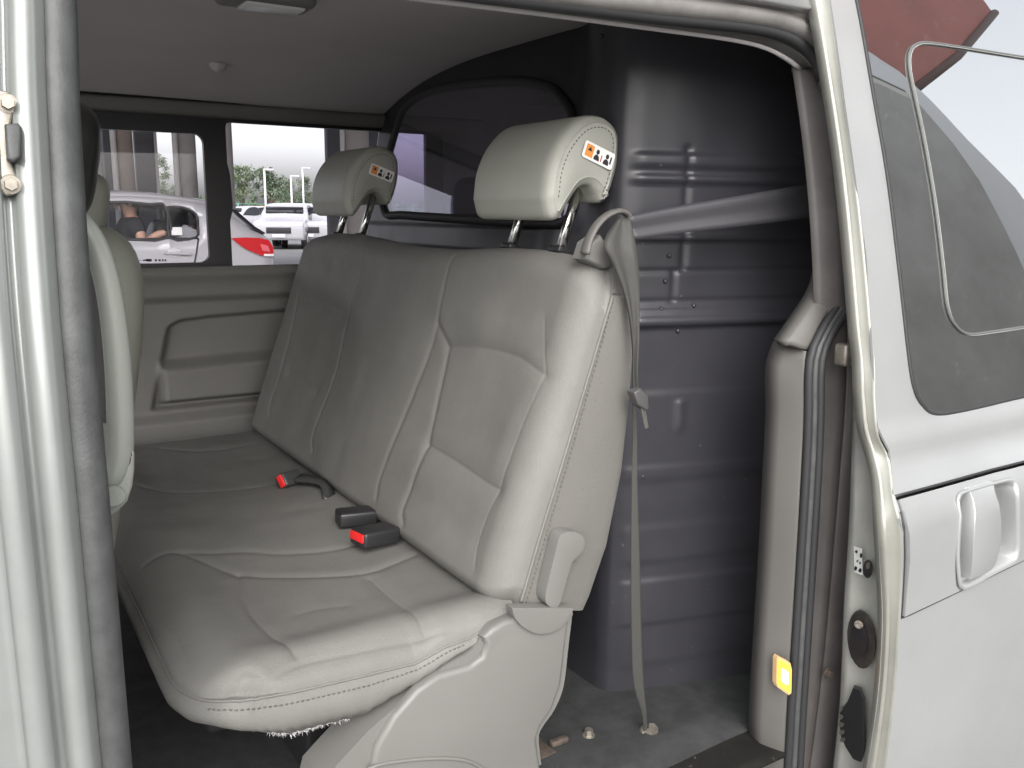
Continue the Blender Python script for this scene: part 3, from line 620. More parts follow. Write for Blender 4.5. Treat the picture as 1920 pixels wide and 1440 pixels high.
hl2 = [(lambda p: (p[0], p[2]))(ond(x, y, -0.012)) for x, y in HL]; hl2 = [tuple(q) for q in catmull(hl2+[hl2[0]], 4)[:-1]]
zm = np.mean([q[1] for q in hl2])
plate('door_handle', hl2, [], PAINT, lambda a_, b_, h_: (a_, ydoor(b_)+0.006-h_*(1.0-0.25*((b_-zm)/0.06)**2), b_), 0.026, hb, 0.006, True)

# ================================================================== BENCH SEAT
bench = thing('bench_seat', 'grey leather three-seat bench with two headrests in front of the dark bulkhead', 'seat', (0.60, 1.79, 0.48))
TH = math.atan(0.347); ev = np.array([math.sin(TH), 0, math.cos(TH)]); en = np.array([-math.cos(TH), 0, math.sin(TH)])
OB = np.array([0.655, 0, 0.80]); Y0, Y1 = 1.10, 2.48
def back_yv(px, py):
    p = onplane(px, py, OB, en); return (p[1], np.dot(p-OB, ev))
def back_top(px, py): p = onplane(px, py, OB-en*0.05, en); return (p[1], np.dot(p-OB, ev))
tops = [back_top(x, y) for x, y in ((1125, 490), (1090, 481), (1030, 470), (960, 466), (870, 470), (800, 466), (740, 452), (690, 441), (640, 438), (610, 446))]
ty = np.array([t[0] for t in tops]); tv = np.array([t[1] for t in tops])
NU, NV = 420, 210
u = np.linspace(0, 1, NU); e = 0.5-0.5*np.cos(math.pi*u); uy = Y0+(Y1-Y0)*(0.55*u+0.45*e)
vtop = np.interp(uy, ty, tv); ker = np.ones(25)/25; vtop = np.convolve(np.pad(vtop, 12, 'edge'), ker, 'valid')
dE = np.minimum(uy-Y0, Y1-uy); rc = 0.055; cr = np.where(dE < rc, rc-np.sqrt(np.maximum(0, rc**2-(rc-dE)**2)), 0); vtop = vtop-cr*0.9
vbot = np.full_like(uy, -0.012)+np.where(dE < 0.04, 0.02*(1-dE/0.04)**2, 0)
b_ = np.linspace(0, 1, NV); b_ = 0.6*b_+0.4*(0.5-0.5*np.cos(math.pi*b_))
UY = np.repeat(uy[:, None], NV, 1); VV = vbot[:, None]+(vtop-vbot)[:, None]*b_[None, :]
q = np.sqrt(np.maximum(0, 1-np.minimum(UY-Y0, Y1-UY)/0.06)**2+np.maximum(0, 1-(vtop[:, None]-VV)/0.055)**2+np.maximum(0, 1-(VV-vbot[:, None])/0.03)**2); q = np.minimum(q, 1)
Hh = -0.052*(1-np.sqrt(1-q**2))
# seat shape: two shallow hollows, bolsters and lumbar swell
for yc in (1.38, 2.16): Hh += -0.010*np.exp(-((UY-yc)/0.17)**4)*sstep(0.02, 0.10, VV)*(1-sstep(0.36, 0.44, VV))+0.008*np.exp(-((UY-yc)/0.2)**2-((VV-0.12)/0.07)**2)
Hh += 0.006*np.exp(-((UY-1.77)/0.14)**4)
SEAMS = [([(1019, 600), (1019, 660), (1017, 702), (986, 777), (952, 868), (932, 922), (898, 1010), (888, 1065)], 0.006, 0.016),
         ([(832, 647), (898, 650), (957, 664), (994, 685), (1019, 704)], 0.008, 0.010),
         ([(794, 833), (840, 860), (890, 893), (932, 918)], 0.014, 0.014),
         ([(817, 606), (830, 640), (830, 665), (815, 735), (794, 831), (769, 906), (753, 956), (755, 981)], 0.008, 0.007),
         ([(846, 478), (840, 500), (827, 560), (817, 606), (794, 677), (765, 756), (732, 843), (711, 902), (705, 935)], 0.006, 0.006),
         ([(686, 446), (671, 526), (657, 560), (646, 610), (632, 685), (607, 760), (586, 818), (586, 845)], 0.006, 0.006),
         ([(561, 564), (598, 564), (627, 577), (646, 593)], 0.009, 0.010),
         ([(560, 540), (557, 560), (540, 635), (519, 718), (505, 760), (505, 777)], 0.006, 0.007),
         ([(536, 697), (562, 712), (590, 731)], 0.013, 0.013)]
for pxs, dp, wd in SEAMS:
    poly = [back_yv(x, y) for x, y in pxs]; Hh += fold(UY, VV, [tuple(t) for t in catmull(poly, 4)], dp, wd)
for _ in range(60): Hh += rng.normal(0, 0.0011)*np.exp(-((UY-rng.uniform(Y0, Y1))/rng.uniform(.02, .08))**2-((VV-rng.uniform(0, .55))/rng.uniform(.02, .07))**2)
PB = OB+UY[..., None]*np.array([0, 1, 0])+VV[..., None]*ev+Hh[..., None]*en
back = grid('backrest', PB, LEATHER, bench, flip=False)
# fabric side panels and back shell: boundary loop carried rearward
loop = [PB[0, j] for j in range(0, NV, 3)]+[PB[i, -1] for i in range(0, NU, 3)]+[PB[-1, j] for j in range(NV-1, -1, -3)]
def yvof(p): return np.dot(p-OB, ev)
wid = lambda v: float(np.interp(v, [-0.02, 0.03, 0.12, 0.25, 0.34, 0.44, 0.50, 0.56], [0.150, 0.160, 0.166, 0.148, 0.124, 0.092, 0.055, 0.03]))
sideN = []
for p in [PB[0, j] for j in range(0, NV, 2)]:
    v = yvof(p); wv = wid(v); row = []
    for t in np.linspace(0, 1, 16):
        off = -0.012*math.sin(math.pi*min(1, t*1.2))*(1) if t < 0.83 else 0
        inw = 0.03*max(0, (t-0.8)/0.2)**2
        row.append(p-en*wv*t+np.array([0, off*0.7+inw, 0]))
    sideN.append(row)
sdp = grid('side_panel', np.array(sideN), FABRIC, back); tag(sdp, 'speckled fabric side of the backrest')
far = []
for p in [PB[-1, j] for j in range(0, NV, 4)]: far.append([p-en*wid(yvof(p))*t for t in (0, 0.5, 1)])
grid('side_panel', np.array(far), FABRIC, back, flip=True)
topst = []
for i in range(0, NU, 3):
    p = PB[i, -1]; de_ = min(uy[i]-Y0, Y1-uy[i]); wv = wid(yvof(p))*max(0, 1-de_/0.05)+0.075*min(1, de_/0.05)
    topst.append([p-en*wv*t+ev*(0.004*math.sin(math.pi*t)-0.05*max(0, t-0.6)**2*6) for t in np.linspace(0, 1, 8)])
grid('top_panel', np.array(topst), LEATHER, back)
bkp = []
for i in range(40, NU-40, 12):
    y = uy[i]; bkp.append([OB+np.array([0, y, 0])+ev*v-en*(wid(v)+0.03) for v in np.linspace(-0.02, vtop[i]-0.02, 10)])
grid('back_shell', np.array(bkp), PLASTD, back, thick=0.01)
superell_c = PB[0, -1]-en*0.032-ev*0.030+np.array([0, 0.034, 0])
# stitched welt along the near edge
welt = [PB[0, j]+np.array([0, -0.0012, 0])-en*0.001 for j in range(2, NV-3, 2)]
tube('piping', welt, 0.0026, LEATHER, back, 8, up=(0, -1, 0))
def stitches(name, path, m, parent, L=0.0045, gap=0.003, r=0.0011, off=(0, 0, 0)):
    P = np.array(path); s = np.r_[0, np.cumsum(np.linalg.norm(np.diff(P, axis=0), axis=1))]; V, Fc = [], []; t = 0
    off = np.array(off)
    while t+L < s[-1]:
        a_ = np.array([np.interp(t, s, P[:, k]) for k in range(3)])+off; b2 = np.array([np.interp(t+L, s, P[:, k]) for k in range(3)])+off
        d = (b2-a_)/np.linalg.norm(b2-a_); s1 = np.cross(d, [0.1, -1, 0.3]); s1 /= np.linalg.norm(s1); s2 = np.cross(d, s1); b0 = len(V)
        for c in (a_, b2):
            for k in range(4): V.append(c+r*(s1*math.cos(k*math.pi/2)+s2*math.sin(k*math.pi/2)))
        Fc += [(b0+k, b0+(k+1) % 4, b0+4+(k+1) % 4, b0+4+k) for k in range(4)]+[(b0+3, b0+2, b0+1, b0), (b0+4, b0+5, b0+6, b0+7)]; t += L+gap
    o = pymesh(name, V, Fc, m, parent); o['kind'] = 'stuff'; return o
stitches('stitching', [sideN[j][1]+np.array([0, -0.001, 0]) for j in range(1, len(sideN)-2)], THREADD, back, 0.004, 0.004, 0.0012)

# ---- cushion
ZC = 0.785; X0, X1 = 0.198, 0.70
def cu(px, py): p = on(px, py, 2, ZC+0.005); return (p[0], p[1])
NU2, NV2 = 260, 420
uu = np.linspace(0, 1, NU2); vv2 = np.linspace(0, 1, NV2)
vv2 = 0.6*vv2+0.4*(0.5-0.5*np.cos(math.pi*vv2)); uu = 0.6*uu+0.4*(1-np.cos(math.pi/2*uu))
yy2 = Y0-0.005+(Y1-Y0+0.005)*vv2
rcx = 0.13
dn = np.minimum(yy2-(Y0-0.005), Y1-yy2)
xf = X0+np.where(dn < rcx, (rcx-np.sqrt(np.maximum(0, rcx**2-(rcx-dn)**2)))*0.62, 0)
CXg = xf[None, :]+(X1-xf)[None, :]*uu[:, None]; CYg = np.repeat(yy2[None, :], NU2, 0)
dF = CXg-xf[None, :]; dS = CYg-(Y0-0.005); dR = Y1-CYg
qq = np.sqrt(np.maximum(0, 1-dF/0.07)**2+np.maximum(0, 1-dS/0.045)**2+np.maximum(0, 1-dR/0.045)**2); qq = np.minimum(qq, 1)
Hc = ZC-0.034*(1-np.sqrt(1-qq**2))
Hc += 0.009*np.exp(-((CYg-1.15)/0.035)**2)*sstep(0.25, 0.33, CXg)           # near bolster
for yc in (1.40, 2.14): Hc += -0.008*np.exp(-((CYg-yc)/0.16)**4)*sstep(0.26, 0.36, CXg)
Hc += 0.006*np.exp(-((CYg-1.77)/0.13)**4)+0.010*np.exp(-((CXg-0.27)/0.05)**2)
zn = np.interp(CXg, [0.2, 0.28, 0.39, 0.52, 0.57, 0.64, 0.70], [0.0, 0.0, -0.004, -0.010, 0.004, 0.012, 0.012])
Hc += zn*np.exp(-(dS/0.05)**2)
CSE = [([(270, 1054), (300, 1044), (341, 1036), (449, 1027), (538, 1027), (628, 1018), (700, 1000)], 0.007, 0.008),
       ([(341, 1037), (395, 1050), (446, 1063), (538, 1067), (628, 1065), (690, 1058), (735, 1043), (776, 1027)], 0.010, 0.009),
       ([(446, 1063), (449, 1094), (467, 1135), (502, 1179), (552, 1224)], 0.009, 0.007),
       ([(695, 1072), (740, 1117), (794, 1170)], 0.011, 0.012),
       ([(462, 1300), (476, 1269), (511, 1251), (561, 1231), (673, 1202), (785, 1175), (879, 1159)], 0.011, 0.012),
       ([(240, 908), (310, 914), (361, 917), (440, 913), (506, 904)], 0.006, 0.009),
       ([(300, 836), (361, 841), (415, 837), (470, 828)], 0.006, 0.010)]
CSE += [([(838, 1178), (852, 1198)], 0.006, 0.004), ([(856, 1170), (870, 1192)], 0.006, 0.004), ([(430, 1282), (462, 1266), (500, 1258)], 0.005, 0.004), ([(420, 1270), (452, 1258), (484, 1254)], 0.004, 0.004), ([(300, 1150), (330, 1185), (350, 1230)], 0.004, 0.012), ([(560, 1140), (600, 1130), (650, 1126)], 0.003, 0.010)]
for pxs, dp, wd in CSE:
    poly = [cu(x, y) for x, y in pxs]; Hc += fold(CXg, CYg, [tuple(t) for t in catmull(poly, 4)], dp, wd)
for _ in range(60): Hc += rng.normal(0, 0.0012)*np.exp(-((CXg-rng.uniform(.2, .7))/rng.uniform(.02, .07))**2-((CYg-rng.uniform(Y0, Y1))/rng.uniform(.02, .1))**2)
PC = np.stack([CXg, CYg, Hc], -1)
cush = grid('seat_cushion', PC, LEATHER, bench, flip=False)
lp_ = [PC[i, 0] for i in range(NU2-1, -1, -2)]+[PC[0, j] for j in range(1, NV2, 3)]
sk = []
for i, p in enumerate(lp_):
    near = i < NU2/2
    if p[1] < Y0+0.10: zb = float(np.interp(p[0], [0.19, 0.235, 0.255, 0.32, 0.445, 0.56, 0.64, 0.71], [0.70, 0.705, 0.70, 0.672, 0.662, 0.715, 0.752, 0.752]))
    else: zb = float(np.interp(p[1], [1.2, 1.4, 2.5], [0.70, 0.695, 0.69]))
    cx = np.array([0.45, np.clip(p[1], 1.28, 2.3), 0]); d = cx-np.array([p[0], p[1], 0]); d /= np.linalg.norm(d)
    row = []
    for t in np.linspace(0, 1, 14):
        z = p[2]+(zb-p[2])*t; out = -0.010*math.sin(math.pi*min(1, t*1.25))+0.035*max(0, t-0.55)**2/0.2
        row.append((p[0]+d[0]*out, p[1]+d[1]*out, z+0.0012*math.sin(i*0.9)*t))
    row.append((row[-1][0]+d[0]*0.05, row[-1][1]+d[1]*0.05, zb+0.004)); sk.append(row)
skp = grid('cushion_skirt', np.array(sk), LEATHER, cush, flip=True)
edge = [np.array(r[0])+np.array([0, 0, 0.0005]) for r in sk]
tube('piping', edge, 0.0022, LEATHER, cush, 6, up=(0, 0, 1))
stitches('stitching', [np.array(r[2]) for r in sk[int(NU2*0.10):int(NU2*0.52)]], THREADD, cush, 0.004, 0.0035, 0.001, (0, -0.001, 0))
# torn lining fluff along the lower edge
V, Fc = [], []
for k in range(500):
    r_ = sk[int(np.clip(rng.normal(NU2*0.44, NU2*0.075), 10, len(sk)-1))]; p = np.array(r_[-2])
    d = np.array([rng.normal(0, .6), rng.normal(-.3, .5), -abs(rng.normal(0.6, .4))]); d *= rng.uniform(0.002, 0.008)/np.linalg.norm(d); p = p+rng.normal(0, 0.0015, 3); s = np.cross(d, [0.3, 1, 0.2]); s *= 0.0004/np.linalg.norm(s)
    b0 = len(V); V += [p-s, p+s, p+d]; Fc.append((b0, b0+1, b0+2))
fz = pymesh('lining_fluff', V, Fc, mat('white_fluff', (0.6, 0.6, 0.6), 0.95), cush, False); fz['kind'] = 'stuff'

# ---- plastic side cover of the seat base
CV = [(600, 1470), (640, 1425), (700, 1362), (760, 1312), (830, 1252), (880, 1222), (905, 1190), (918, 1174), (945, 1162), (975, 1152), (1020, 1150), (1070, 1148), (1072, 1160), (1066, 1210), (1057, 1285), (1040, 1330), (1018, 1362), (1010, 1385), (1016, 1440), (1022, 1480)]
c2 = [(lambda p: (p[0], p[2]))(on(x, y, 1, 1.085)) for x, y in CV]; c2 = [tuple(q_) for q_ in catmull(c2, 4)]
zf = 0.49; c2 = [q_ for q_ in c2 if q_[1] > zf]; c2 = [(c2[0][0]-0.03, zf)]+c2+[(c2[-1][0]+0.004, zf)]
bc = plate('base_cover', c2, [], PLAST, lambda a_, b2, h_: (a_, 1.16-h_+0.03*max(0, 0.62-b2)*0, b2), 0.075, bench, 0.018, True); tag(bc, 'pale grey plastic side cover of the seat base')
arc = [on(x, y, 1, 1.0735) for x, y in ((690, 1442), (720, 1432), (780, 1424), (840, 1422), (880, 1428), (910, 1444))]
tube('cover_rib', catmull(arc, 6), 0.003, PLAST, bc, 8)
SHO = [(906, 1196), (913, 1210), (905, 1232), (880, 1250), (822, 1266), (782, 1294), (738, 1344), (704, 1402), (690, 1480), (1020, 1480), (1014, 1440), (1007, 1386), (1015, 1362), (1037, 1330), (1053, 1285), (1062, 1210), (1068, 1160), (1020, 1154), (975, 1156), (945, 1166), (922, 1180)]
s2 = [(lambda p: (p[0], max(p[2], 0.492)))(on(x, y, 1, 1.075)) for x, y in SHO]
plate('cover_shoulder', s2, [], PLAST, lambda a_, b2, h_: (a_, 1.09-h_, b2), 0.016, bc, 0.011, True)
hd_ = [on(x, y, 1, 1.07) for x, y in ((957, 1138), (963, 1157), (980, 1175), (1005, 1186), (1032, 1183), (1054, 1170), (1068, 1150), (1072, 1138))]
plate('hinge_cover', [(p[0], p[2]) for p in catmull(hd_, 4)], [], PLAST, lambda a_, b2, h_: (a_, 1.085-h_, b2), 0.020, bc, 0.005, True)
rbox('seat_leg', (0.45, 1.5, 0.57), (0.10, 0.5, 0.17), 0.01, BLACKP, bench); rbox('seat_leg', (0.62, 2.2, 0.57), (0.30, 0.06, 0.17), 0.01, BLACKP, bench)
rbox('seat_pan', (0.45, 1.80, 0.69), (0.42, 1.2, 0.07), 0.012, BLACKP, bench)
rbox('floor_rail', (0.83, 1.13, 0.492), (0.22, 0.07, 0.02), 0.004, RUST, bench); bolt((0.86, 1.11, 0.502), 0.008, STEEL, bench, (0, 0, 1), 0.01); rbox('rail_hook', (0.80, 1.115, 0.508), (0.035, 0.014, 0.012), 0.004, RUST, bench)
# recline lever
LV = [(1068, 996), (1082, 998), (1093, 1008), (1094, 1024), (1086, 1038), (1072, 1052), (1064, 1075), (1054, 1110), (1046, 1134), (1036, 1139), (1024, 1132), (1021, 1118), (1026, 1090), (1036, 1050), (1046, 1010), (1055, 999)]
l2 = [(lambda p: (p[0], p[2]))(on(x, y, 1, 1.072)) for x, y in LV]; l2 = [tuple(q_) for q_ in catmull(l2+[l2[0]], 4)[:-1]]
plate('recline_lever', l2, [], PLAST, lambda a_, b2, h_: (a_, 1.094-h_, b2), 0.025, bench, 0.007, True)

# ---- headrests
def headrest(yc, hw, base, parent, m=LEATHER2, label=True, ew=0.026):
    """base: point where the posts leave the backrest (x,z)"""
    tl = rad(19); up_ = np.array([math.sin(tl), 0, math.cos(tl)]); fw = np.array([-math.cos(tl), 0, math.sin(tl)]); B = np.array([base[0], yc, base[1]])
    pr_ = [(0.088, 0.060), (0.097, 0.110), (0.090, 0.160), (0.064, 0.206), (0.022, 0.226), (-0.016, 0.214), (-0.034, 0.172), (-0.038, 0.130), (-0.034, 0.098), (-0.024, 0.092), (-0.010, 0.102), (0.008, 0.108), (0.026, 0.098), (0.038, 0.066), (0.048, 0.036), (0.068, 0.033)]
    pr_ = np.array(catmull(pr_+[pr_[0]], 6)[:-1]); cen = np.array([0.028, 0.138]); V = []; n_ = len(pr_); ysl = []
    nrmP = np.gradient(np.vstack([pr_[-1:], pr_, pr_[:1]]), axis=0)[1:-1]; nrmP /= np.linalg.norm(nrmP, axis=1)[:, None]; inn = np.stack([-nrmP[:, 1], nrmP[:, 0]], -1)
    if np.dot(inn[0], cen-pr_[0]) < 0: inn = -inn
    for s in np.linspace(-1, 1, 41):
        y = s*hw; d = hw-abs(y); ins = 0.015*(1-math.sqrt(max(0, 1-max(0, 1-d/ew)**2))); ysl.append((y, ins))
    rows = [[B+fw*(p[0]+i_[0]*ins)+up_*(p[1]+i_[1]*ins)+np.array([0, y, 0]) for p, i_ in zip(pr_, inn)] for y, ins in ysl]
    hr = grid('headrest', np.transpose(np.array(rows), (1, 0, 2)), m, parent, closed_u=True)
    for side, (y, ins) in ((-1, ysl[0]), (1, ysl[-1])):
        pl = pr_+inn*ins; Ve, Fe = cdt([tuple(p) for p in pl], [], 0.011)
        de = polydist(Ve[:, 0], Ve[:, 1], list(map(tuple, pl))+[tuple(pl[0])])
        pymesh('end_panel', [B+fw*p[0]+up_*p[1]+np.array([0, y+side*0.006*(1-math.exp(-(d_/0.02))), 0]) for p, d_ in zip(Ve, de)], Fe, m, hr)
        rim = [B+fw*p[0]+up_*p[1]+np.array([0, y-side*0.0015, 0]) for p in pl]
        tube('piping', rim, 0.0021, m, hr, 6, up=(0, 1, 0), closed=True)
        if side < 0: stitches('stitching', [B+fw*p[0]+up_*p[1]+np.array([0, y-0.002, 0]) for p in (pr_+inn*(ins+0.006))][:50], THREADD, hr, 0.0035, 0.004, 0.0009)
    for dy in (-0.08, 0.08):
        c0 = B+np.array([0, dy, 0]); sweep('post', [c0-up_*0.03, c0+up_*0.11], [(0.008, 0.004), (0.005, 0.006), (-0.005, 0.006), (-0.008, 0.004), (-0.008, -0.004), (-0.005, -0.006), (0.005, -0.006), (0.008, -0.004)], CHROME, hr, up=(0, -1, 0))
        rbox('post_guide', c0-up_*0.004, (0.03, 0.034, 0.012), 0.004, BLACKP, hr, frame3(fw, up_))
    if label:
        yl = yc-hw-0.0072; O_ = B+fw*0.022+up_*0.158
        def dm(u0, u1, v0, v1, m_, h0, name, par, r_=0.0): # u rearward along the headrest, v up
            pts = rrect(u0, u1, v0, v1, r_, 4) if r_ else [(u0, v0), (u1, v0), (u1, v1), (u0, v1)]
            return plate(name, pts, [], m_, lambda a_, b2, h_: tuple(np.array([O_[0], yl-h0-h_, O_[2]])-fw*a_+up_*b2), 0.0004, par)
        lb = dm(-0.030, 0.036, -0.014, 0.014, WHITE, 0, 'warning_label', hr, 0.004); tag(lb, 'white warning label with orange block and head pictograms')
        dm(-0.025, -0.009, -0.010, 0.010, ORANGE, 0.0005, 'orange_block', lb)
        tri = [(-0.0215, 0.0), (-0.0125, 0.0), (-0.017, 0.007)]; plate('warning_triangle', tri, [], BLACKI, lambda a_, b2, h_: tuple(np.array([O_[0], yl-0.001-h_, O_[2]])-fw*a_+up_*b2), 0.0003, lb)
        for u_ in (0.0, 0.021):
            plate('pictogram_head', [(u_+0.0035*math.cos(t), 0.004+0.0042*math.sin(t)) for t in np.linspace(0, 2*math.pi, 13)[:-1]], [], BLACKI, lambda a_, b2, h_: tuple(np.array([O_[0], yl-0.0006-h_, O_[2]])-fw*a_+up_*b2), 0.0003, lb)
            plate('pictogram_body', [(u_-0.006, -0.010), (u_+0.006, -0.010), (u_+0.005, -0.004), (u_+0.001, -0.0005), (u_-0.003, -0.001), (u_-0.006, -0.005)], [], BLACKI, lambda a_, b2, h_: tuple(np.array([O_[0], yl-0.0006-h_, O_[2]])-fw*a_+up_*b2), 0.0003, lb)
        dm(0.0085, 0.0105, -0.009, 0.002, mat('red_print', (0.5, 0.05, 0.03), 0.5), 0.0006, 'pictogram_mark', lb); dm(0.028, 0.031, -0.006, 0.006, BLACKI, 0.0006, 'pictogram_post', lb)
    return hr
nb = on(1055, 470, 1, 1.27)
headrest(1.345, 0.130, (nb[0]-0.008, nb[2]+0.004), bench)
headrest(2.235, 0.130, (nb[0]-0.008, nb[2]+0.004), bench)

# ================================================================== SEAT BELT
belt = thing('seat_belt', 'grey lap and shoulder belt hanging beside the bench backrest', 'seat belt', (0.96, 1.07, 0.49))
def ribbon(name, Lp, Rp, m, parent, n=40, t=0.0014, nrm_=(0, -1, 0), wave=0.0):
    a_ = resample(catmull(Lp, 6), n); c_ = resample(catmull(Rp, 6), n); k = 7
    A = np.array([[p*(1-s)+q_*s+np.array(nrm_)*(wave*math.sin(s*math.pi*2.5)) for s in np.linspace(0, 1, k)] for p, q_ in zip(a_, c_)])
    return grid(name, A, m, parent, thick=t)
ribbon('shoulder_webbing', [on(x, y, 1, Yv) for x, y, Yv in ((1176, 404, 1.105), (1260, 388, 1.09), (1380, 368, 1.065), (1560, 338, 1.03))], [on(x, y, 1, Yv) for x, y, Yv in ((1186, 450, 1.10), (1270, 438, 1.085), (1390, 424, 1.06), (1565, 402, 1.02))], WEBL, belt, wave=0.002)
ribbon('hanging_webbing', [on(x, y, 1, Yv) for x, y, Yv in ((1158, 408, 1.10), (1132, 455, 1.085), (1150, 500, 1.078), (1172, 563, 1.072), (1184, 636, 1.068), (1186, 735, 1.066))], [on(x, y, 1, Yv) for x, y, Yv in ((1178, 408, 1.09), (1192, 472, 1.07), (1197, 544, 1.065), (1196, 636, 1.062), (1193, 700, 1.06), (1196, 735, 1.06))], WEB, belt, wave=0.003)
ribbon('lap_webbing', [on(x, y, 1, 1.068) for x, y in ((1185, 735), (1186, 820), (1184, 900), (1183, 1050), (1184, 1180), (1188, 1280), (1204, 1340), (1207, 1390))], [on(x, y, 1, 1.062) for x, y in ((1190, 735), (1194, 820), (1195, 900), (1200, 1050), (1203, 1180), (1207, 1280), (1212, 1340), (1214, 1390))], WEB, belt)
gd = resample(catmull([on(x, y, 1, 1.11) for x, y in ((1097, 476), (1104, 450), (1118, 423), (1138, 404), (1160, 396), (1176, 402), (1184, 420), (1182, 438))], 6), 40)
sweep('belt_guide', gd, circ(0.005, 12, 0.010), TRIM, belt, up=(0, -1, 0), scale=np.interp(np.linspace(0, 1, 40), [0, .2, .8, 1], [1.1, 1.0, .9, .5]))
plate('guide_base', [(lambda p: (p[0], p[2]))(on(x, y, 1, 1.12)) for x, y in ((1094, 486), (1104, 455), (1125, 440), (1140, 460), (1150, 500), (1130, 505))], [], PLAST, lambda a_, b2, h_: (a_, 1.15-h_, b2), 0.035, belt, 0.008, True)
tg = [on(x, y, 1, 1.058) for x, y in ((1183, 735), (1196, 727), (1210, 740), (1212, 765), (1207, 769), (1190, 757))]
plate('tongue_grip', [(p[0], p[2]) for p in tg], [], mat('tongue_plastic', (0.07, 0.07, 0.07), 0.4), lambda a_, b2, h_: (a_, 1.068-h_, b2), 0.018, belt, 0.003, True)
tg = [on(x, y, 1, 1.056) for x, y in ((1205, 767), (1211, 768), (1217, 802), (1212, 804))]
plate('tongue', [(p[0], p[2]) for p in tg], [], CHROME, lambda a_, b2, h_: (a_, 1.060-h_, b2), 0.003, belt)
c = on(1216, 1392, 1, 1.066); bolt((c[0], c[1], 0.497), 0.012, STEEL, belt, (0.2, -0.6, 1), 0.014); rbox('anchor_plate', (c[0]-0.004, c[1]+0.004, 0.497), (0.03, 0.035, 0.006), 0.002, RUST, belt)

# ---- buckles lying on the cushion
def buckle(px, py, ang, pitch, red, label, L=0.062, z=ZC+0.017, roll=0.0, m=BLACKP, wd=0.036):
    p = on(px, py, 2, z); T = thing('seat_belt_buckle', label, 'buckle', tuple(p))
    R_m = Matrix.Rotation(rad(ang), 3, 'Z')@Matrix.Rotation(rad(pitch), 3, 'Y')@Matrix.Rotation(rad(roll), 3, 'X')
    q3 = lambda v: Vector([float(k) for k in p])+R_m@Vector(v)
    rbox('housing', q3((0, 0, 0)), (L, wd, 0.030), 0.006, m, T, R_m)
    if red:
        rbox('release_button', q3((-L/2-0.0005, 0, 0.0035)), (0.005, wd*0.82, 0.016), 0.0018, RED, T, R_m); rbox('slot', q3((-L/2-0.0002, 0, -0.005)), (0.003, wd*0.6, 0.003), 0.0008, BLACKI, T, R_m)
    else: rbox('rib', q3((-0.004, -0.008, 0.010)), (L*0.7, 0.010, 0.004), 0.0018, m, T, R_m)
    rbox('stalk', q3((L/2+0.02, 0, -0.006)), (0.045, wd*0.55, 0.008), 0.003, m, T, R_m)
    return T
BLK2 = mat('worn_black_plastic', (0.045, 0.047, 0.045), 0.38, bump=0.1, bscale=300)
b1 = buckle(543, 899, 28, 4, True, 'small red-ended buckle in a webbing sleeve on the far half of the cushion', 0.058, roll=55, m=BLK2, wd=0.034)
pa = [on(x, y, 2, zz_) for x, y, zz_ in ((556, 896, ZC+0.02), (590, 900, ZC+0.025), (612, 912, ZC+0.02), (618, 940, ZC))]
sweep('sleeve', catmull(pa, 6), [(0.016, 0.003), (-0.016, 0.003), (-0.016, -0.003), (0.016, -0.003)], BLK2, b1, up=(0.3, -0.8, 0.5))
buckle(668, 968, -8, 2, False, 'black buckle turned face down in the middle of the bench cushion', 0.078, wd=0.046)
buckle(704, 1003, 12, 5, True, 'black buckle with red release button facing up on the near half of the cushion', 0.082, z=ZC+0.02, wd=0.050)

# ================================================================== FRONT SEAT (seen past the pillar)
def superell(name, c, half, m, parent, rot=None, ex=0.45, nu=36, nv=24):
    A = np.zeros((nu, nv, 3)); f = lambda w_, p: np.sign(w_)*abs(w_)**p
    for i in range(nu):
        a_ = 2*math.pi*i/nu
        for j in range(nv):
            b2 = -math.pi/2+math.pi*j/(nv-1); v = Vector((half[0]*f(math.cos(a_), ex)*f(math.cos(b2), ex), half[1]*f(math.sin(a_), ex)*f(math.cos(b2), ex), half[2]*f(math.sin(b2), ex)))
            if rot is not None: v = rot@v
            A[i, j] = np.array(c)+np.array(v)
    return grid(name, A, m, parent, closed_u=True)
SEATF = mat('front_seat_leather', (0.20, 0.205, 0.175), 0.45, bump=0.2, bscale=420)
superell('corner_pad', superell_c+np.array([0, -0.002, 0.006]), (0.036, 0.037, 0.042), LEATHER, back, None, 0.7)
fs = thing('front_seat', 'pale grey front passenger seat half hidden behind the door pillar', 'seat', (0.0, 1.45, 0.48))
R10 = Matrix.Rotation(rad(11), 3, 'Y')
fb = superell('backrest', (0.072, 1.50, 1.08), (0.115, 0.26, 0.315), SEATF, fs, R10, 0.42)
hr2 = superell('headrest', (0.140, 1.47, 1.405), (0.052, 0.125, 0.055), SEATF, fs, R10, 0.5)
superell('headrest_cover', (0.112, 1.42, 1.468), (0.066, 0.13, 0.082), BLACKL, hr2, R10, 0.5)
superell('seat_cushion', (-0.28, 1.50, 0.74), (0.27, 0.26, 0.09), SEATF, fs, None, 0.45); rbox('seat_base', (-0.25, 1.5, 0.56), (0.4, 0.4, 0.18), 0.02, BLACKP, fs)
for dy in (-0.06, 0.06): tube('post', [(0.13, 1.47+dy, 1.34), (0.142, 1.47+dy, 1.44)], 0.006, CHROME, fs)

